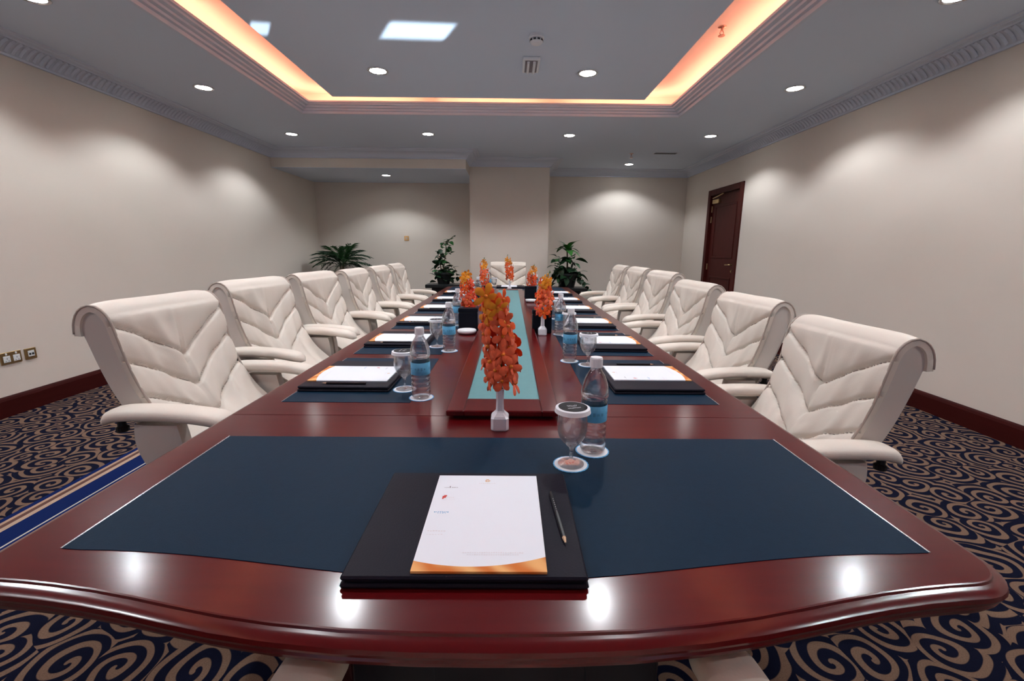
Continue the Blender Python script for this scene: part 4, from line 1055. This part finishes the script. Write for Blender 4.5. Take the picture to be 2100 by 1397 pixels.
def mk_box():
    r = thing('leather_box', 'x', 'box')
    m = MB(); m.bbox(-0.06, 0.06, -0.03, 0.03, 0.0, 0.118, 0.004); b = m.obj('box_body', 'box_leather', r)
    m = MB(); m.bbox(-0.0615, 0.0615, -0.0315, 0.0315, 0.119, 0.146, 0.004); m.obj('box_lid', 'box_leather', r)
    m = MB(); m.box(-0.058, 0.058, -0.028, 0.028, 0.117, 0.1195); m.obj('reveal', 'slot_black', b)
    return r
box0 = mk_box(); bu = [False]
for (x, y, rz, lab) in ((-0.256, 2.815, 0.0, 'on the socket-wall side, away from the column'), (0.205, 2.76, 0.0, 'on the door side, away from the column'), (-0.268, 4.56, 0.0, 'on the socket-wall side, nearer the column'), (0.215, 4.575, 0.0, 'on the door side, nearer the column')):
    o = box0 if not bu[0] else copy_tree(box0); bu[0] = True
    o.location = (x, y, TZ + 0.0004); o.rotation_euler = (0, 0, rz); o['label'] = f'upright black leather box between bottles {lab}'; o['group'] = 'black leather boxes'
def mk_dish():
    r = thing('dish', 'x', 'dish')
    m = MB(); m.lathe([(0.030, 0.0), (0.050, 0.004), (0.057, 0.012), (0.058, 0.022), (0.054, 0.027), (0.046, 0.027)], 36, cap1=False); m.obj('bowl', 'white_plastic', r, smooth=True, angle=50)
    m = MB(); m.lathe([(0.047, 0.0262), (0.040, 0.0285), (0.01, 0.030)], 36); m.obj('lid', 'white_plastic', r, smooth=True, angle=50)
    return r
dish0 = mk_dish(); du = [False]
for (x, y, lab) in ((-0.256, 2.705, 'on the socket-wall side, away from the column'), (-0.272, 4.40, 'on the socket-wall side, nearer the column'), (0.213, 4.42, 'on the door side, nearer the column')):
    o = dish0 if not du[0] else copy_tree(dish0); du[0] = True
    o.location = (x, y, TZ + 0.0004); o['label'] = f'round white dish before the black box {lab}'; o['group'] = 'white dishes'

# ================================================================== plants
def leaf_mesh(L, W, droop, mt, fold=0.15, seg=6):
    m = MB(); vs = []; fs = []
    for i in range(seg + 1):
        t = i / seg; w = W * sin(pi * min(1, t * 0.93 + 0.05)) ** 0.8
        x = L * (t - 0.12 * droop * t * t); z = -droop * L * t * t
        for s in (-1, 0, 1): vs.append((x, s * w, z + (fold * w if s else 0)))
    for i in range(seg):
        for j in range(2): fs.append((i * 3 + j, i * 3 + j + 1, i * 3 + j + 4, i * 3 + j + 3))
    m.add(vs, fs); return m.mesh('leaf', mt, smooth=True)
def frond_mesh(L, droop, mt, seed):
    rn = random.Random(seed); m = MB()
    def P(t): return Vector((L * (t - 0.25 * droop * t * t), 0, L * (0.10 * t - droop * t * t)))
    m.tube([P(i / 8) for i in range(9)], [0.006 - 0.004 * i / 8 for i in range(9)], 5)
    for i in range(22):
        t = 0.22 + 0.78 * i / 21; p = P(t); tg = (P(min(1, t + 0.02)) - P(t - 0.02)).normalized()
        ll = L * 0.34 * sin(pi * (0.15 + 0.8 * (t - 0.2))) * rn.uniform(0.85, 1.1) + 0.04
        for s in (-1, 1):
            d = (tg * 0.62 + Vector((0, s * 0.8, rn.uniform(-0.05, 0.25)))).normalized(); w = d.cross(Vector((0, 0, 1))).normalized() * 0.012
            a = p; b = p + d * ll * 0.5 + Vector((0, 0, 0.01)); c = p + d * ll + Vector((0, 0, -0.25 * ll))
            m.add([a, b - w, b + w, c], [(0, 1, 2), (1, 3, 2)])
    return m.mesh('frond', mt)
def pot(root, r0, r1, h, z0=0.0, mt='pot_black'):
    m = MB(); m.lathe([(r0, z0), (r1, z0 + h - 0.03), (r1 + 0.012, z0 + h - 0.03), (r1 + 0.012, z0 + h), (r1 - 0.012, z0 + h), (r1 - 0.015, z0 + h - 0.02)], 26); p = m.obj('pot', mt, root, smooth=True, angle=40)
    m = MB(); m.lathe([(r1 - 0.016, z0 + h - 0.025), (0.01, z0 + h - 0.015)], 20); m.obj('soil', 'soil', p)
# palm in the corner
palm = thing('potted_palm', 'dark green potted palm in the corner by the socket wall', 'plant', (-3.08, 8.36, 0))
pot(palm, 0.15, 0.20, 0.40)
fm = [frond_mesh(0.74, 0.55, 'leaf_dark', 1), frond_mesh(0.66, 0.75, 'leaf_dark', 2), frond_mesh(0.76, 0.38, 'leaf_mid', 3), frond_mesh(0.60, 0.9, 'leaf_dark', 4)]
rp = random.Random(5)
for i in range(34):
    a = i * 2.399 + rp.uniform(-0.2, 0.2); el = rp.uniform(0.6, 1.4) if i % 3 else rp.uniform(0.25, 0.6)
    f = link('frond', fm[i % 4], palm, loc=(0.03 * cos(a), 0.03 * sin(a), 0.92 + 0.02 * (i % 5)), rot=(0, -el, a), scale=rp.uniform(0.52, 0.70))
for i in range(5):
    a = i * 1.3; m = MB(); m.tube([(0.05 * cos(a), 0.05 * sin(a), 0.37), (0.03 * cos(a), 0.03 * sin(a), 0.98)], [0.014, 0.008], 6); m.obj('stem', 'stem_brown', palm)
# two plants on black pedestals beside the column
def stand(x, y, zt, label):
    t = thing('plant_stand', label, 'stand', (x, y, 0))
    m = MB(); m.bbox(-0.30, 0.30, -0.2, 0.2, zt - 0.06, zt, 0.008); m.obj('stand_top', 'pot_black', t)
    m = MB(); m.bbox(-0.20, 0.20, -0.14, 0.14, 0.04, zt - 0.06, 0.006); m.obj('stand_body', 'pot_black', t)
    m = MB(); m.bbox(-0.24, 0.24, -0.17, 0.17, 0, 0.04, 0.006); m.obj('stand_foot', 'pot_black', t)
SZ1, SZ2, PY = 0.665, 0.625, 7.82
stand(-1.13, PY, SZ1, 'black pedestal under the thin climbing plant')
stand(1.02, PY, SZ2, 'black pedestal under the bright broad-leaved plant')
# thin climber
pa = thing('climbing_plant', 'slender dark climbing plant in a black pot, on the socket-wall side of the column', 'plant', (-1.14, PY, SZ1))
pot(pa, 0.10, 0.14, 0.20)
lv = [leaf_mesh(0.13, 0.045, 0.4, 'leaf_dark'), leaf_mesh(0.11, 0.04, 0.6, 'leaf_mid'), leaf_mesh(0.09, 0.032, 0.3, 'leaf_mid')]
ra = random.Random(11)
m = MB(); m.tube([(0, 0, 0.18), (0.01, 0, 0.34), (0.04, 0, 0.5), (0.05, 0, 0.66), (0.12, 0, 0.76), (0.20, 0, 0.82)], [0.012, 0.01, 0.008, 0.007, 0.005, 0.003], 6); m.obj('stem', 'stem_brown', pa)
m = MB(); m.tube([(-0.03, 0, 0.18), (-0.06, 0, 0.36), (-0.05, 0, 0.54)], [0.012, 0.008, 0.004], 6); m.obj('stem', 'stem_brown', pa)
m = MB(); m.tube([(0.05, 0, 0.2), (0.13, 0, 0.33), (0.20, 0, 0.26), (0.24, 0, 0.12)], [0.006, 0.005, 0.004, 0.003], 6); m.obj('stem', 'stem_brown', pa)
def leaves(root, n, fn, meshes, rnd):
    for i in range(n):
        p, s = fn(i / max(1, n - 1)); link('leaf', meshes[i % len(meshes)], root, loc=p, rot=(rnd.uniform(-0.5, 0.5), rnd.uniform(-0.9, 0.5), rnd.uniform(0, 6.28)), scale=s * rnd.uniform(0.8, 1.15))
leaves(pa, 34, lambda t: ((ra.uniform(-0.13, 0.10), ra.uniform(-0.08, 0.08), 0.16 + 0.24 * ra.random()), 1.0), lv[:2], ra)
leaves(pa, 34, lambda t: (lambda a: ((0.15 * cos(a), 0.15 * sin(a), 0.04 + 0.20 * ra.random()), 0.9))(ra.uniform(0, 6.28)), lv[:1], ra)
leaves(pa, 22, lambda t: ((-0.055 + ra.uniform(-0.03, 0.03), ra.uniform(-0.03, 0.03), 0.34 + 0.24 * t), 0.85), lv[:1], ra)
leaves(pa, 30, lambda t: ((0.055 + ra.uniform(-0.07, 0.07), ra.uniform(-0.06, 0.06), 0.50 + 0.24 * t), 0.85), lv[1:], ra)
leaves(pa, 6, lambda t: ((0.12 + 0.09 * t, 0, 0.75 + 0.07 * t), 0.6), lv[2:], ra)
leaves(pa, 9, lambda t: ((0.13 + 0.11 * t, 0, 0.32 - 0.2 * t), 0.8), lv[:1], ra)
# broad-leaved plant
pb = thing('broad_leaved_plant', 'bright green broad-leaved plant in a black pot, on the door side of the column', 'plant', (0.99, PY, SZ2))
pot(pb, 0.13, 0.18, 0.24)
lb_ = [leaf_mesh(0.24, 0.055, 0.75, 'leaf_bright'), leaf_mesh(0.20, 0.05, 0.6, 'leaf_mid'), leaf_mesh(0.15, 0.06, 0.7, 'leaf_dark')]
rb = random.Random(21)
m = MB(); m.tube([(0, 0, 0.2), (0.0, 0, 0.4), (-0.01, 0, 0.62)], [0.016, 0.014, 0.01], 7); m.obj('stem', 'stem_brown', pb)
for i in range(15):
    a = i * 2.399; link('leaf', lb_[0 if i % 3 else 1], pb, loc=(0.015 * cos(a), 0.015 * sin(a), 0.60 + 0.006 * i), rot=(0, -rb.uniform(0.2, 1.25), a), scale=rb.uniform(0.75, 1.1))
leaves(pb, 46, lambda t: ((rb.uniform(-0.20, 0.20), rb.uniform(-0.14, 0.10), 0.22 + 0.32 * rb.random()), 0.95), [lb_[2], lb_[1], lb_[2]], rb)
leaves(pb, 40, lambda t: (lambda a: ((0.19 * cos(a), 0.17 * sin(a), 0.05 + 0.26 * rb.random()), 0.9))(rb.uniform(0, 6.28)), [lb_[2]], rb)
m = MB(); m.tube([(0.15, -0.05, 0.26), (0.25, -0.1, 0.16), (0.30, -0.18, -0.02), (0.42, -0.16, -0.10), (0.46, -0.15, -0.06)], 0.005, 6); m.obj('trailing_stem', 'stem_brown', pb)
leaves(pb, 12, lambda t: ((0.20 + 0.20 * t, -0.12, 0.22 - 0.30 * t), 0.55), [lb_[2]], rb)
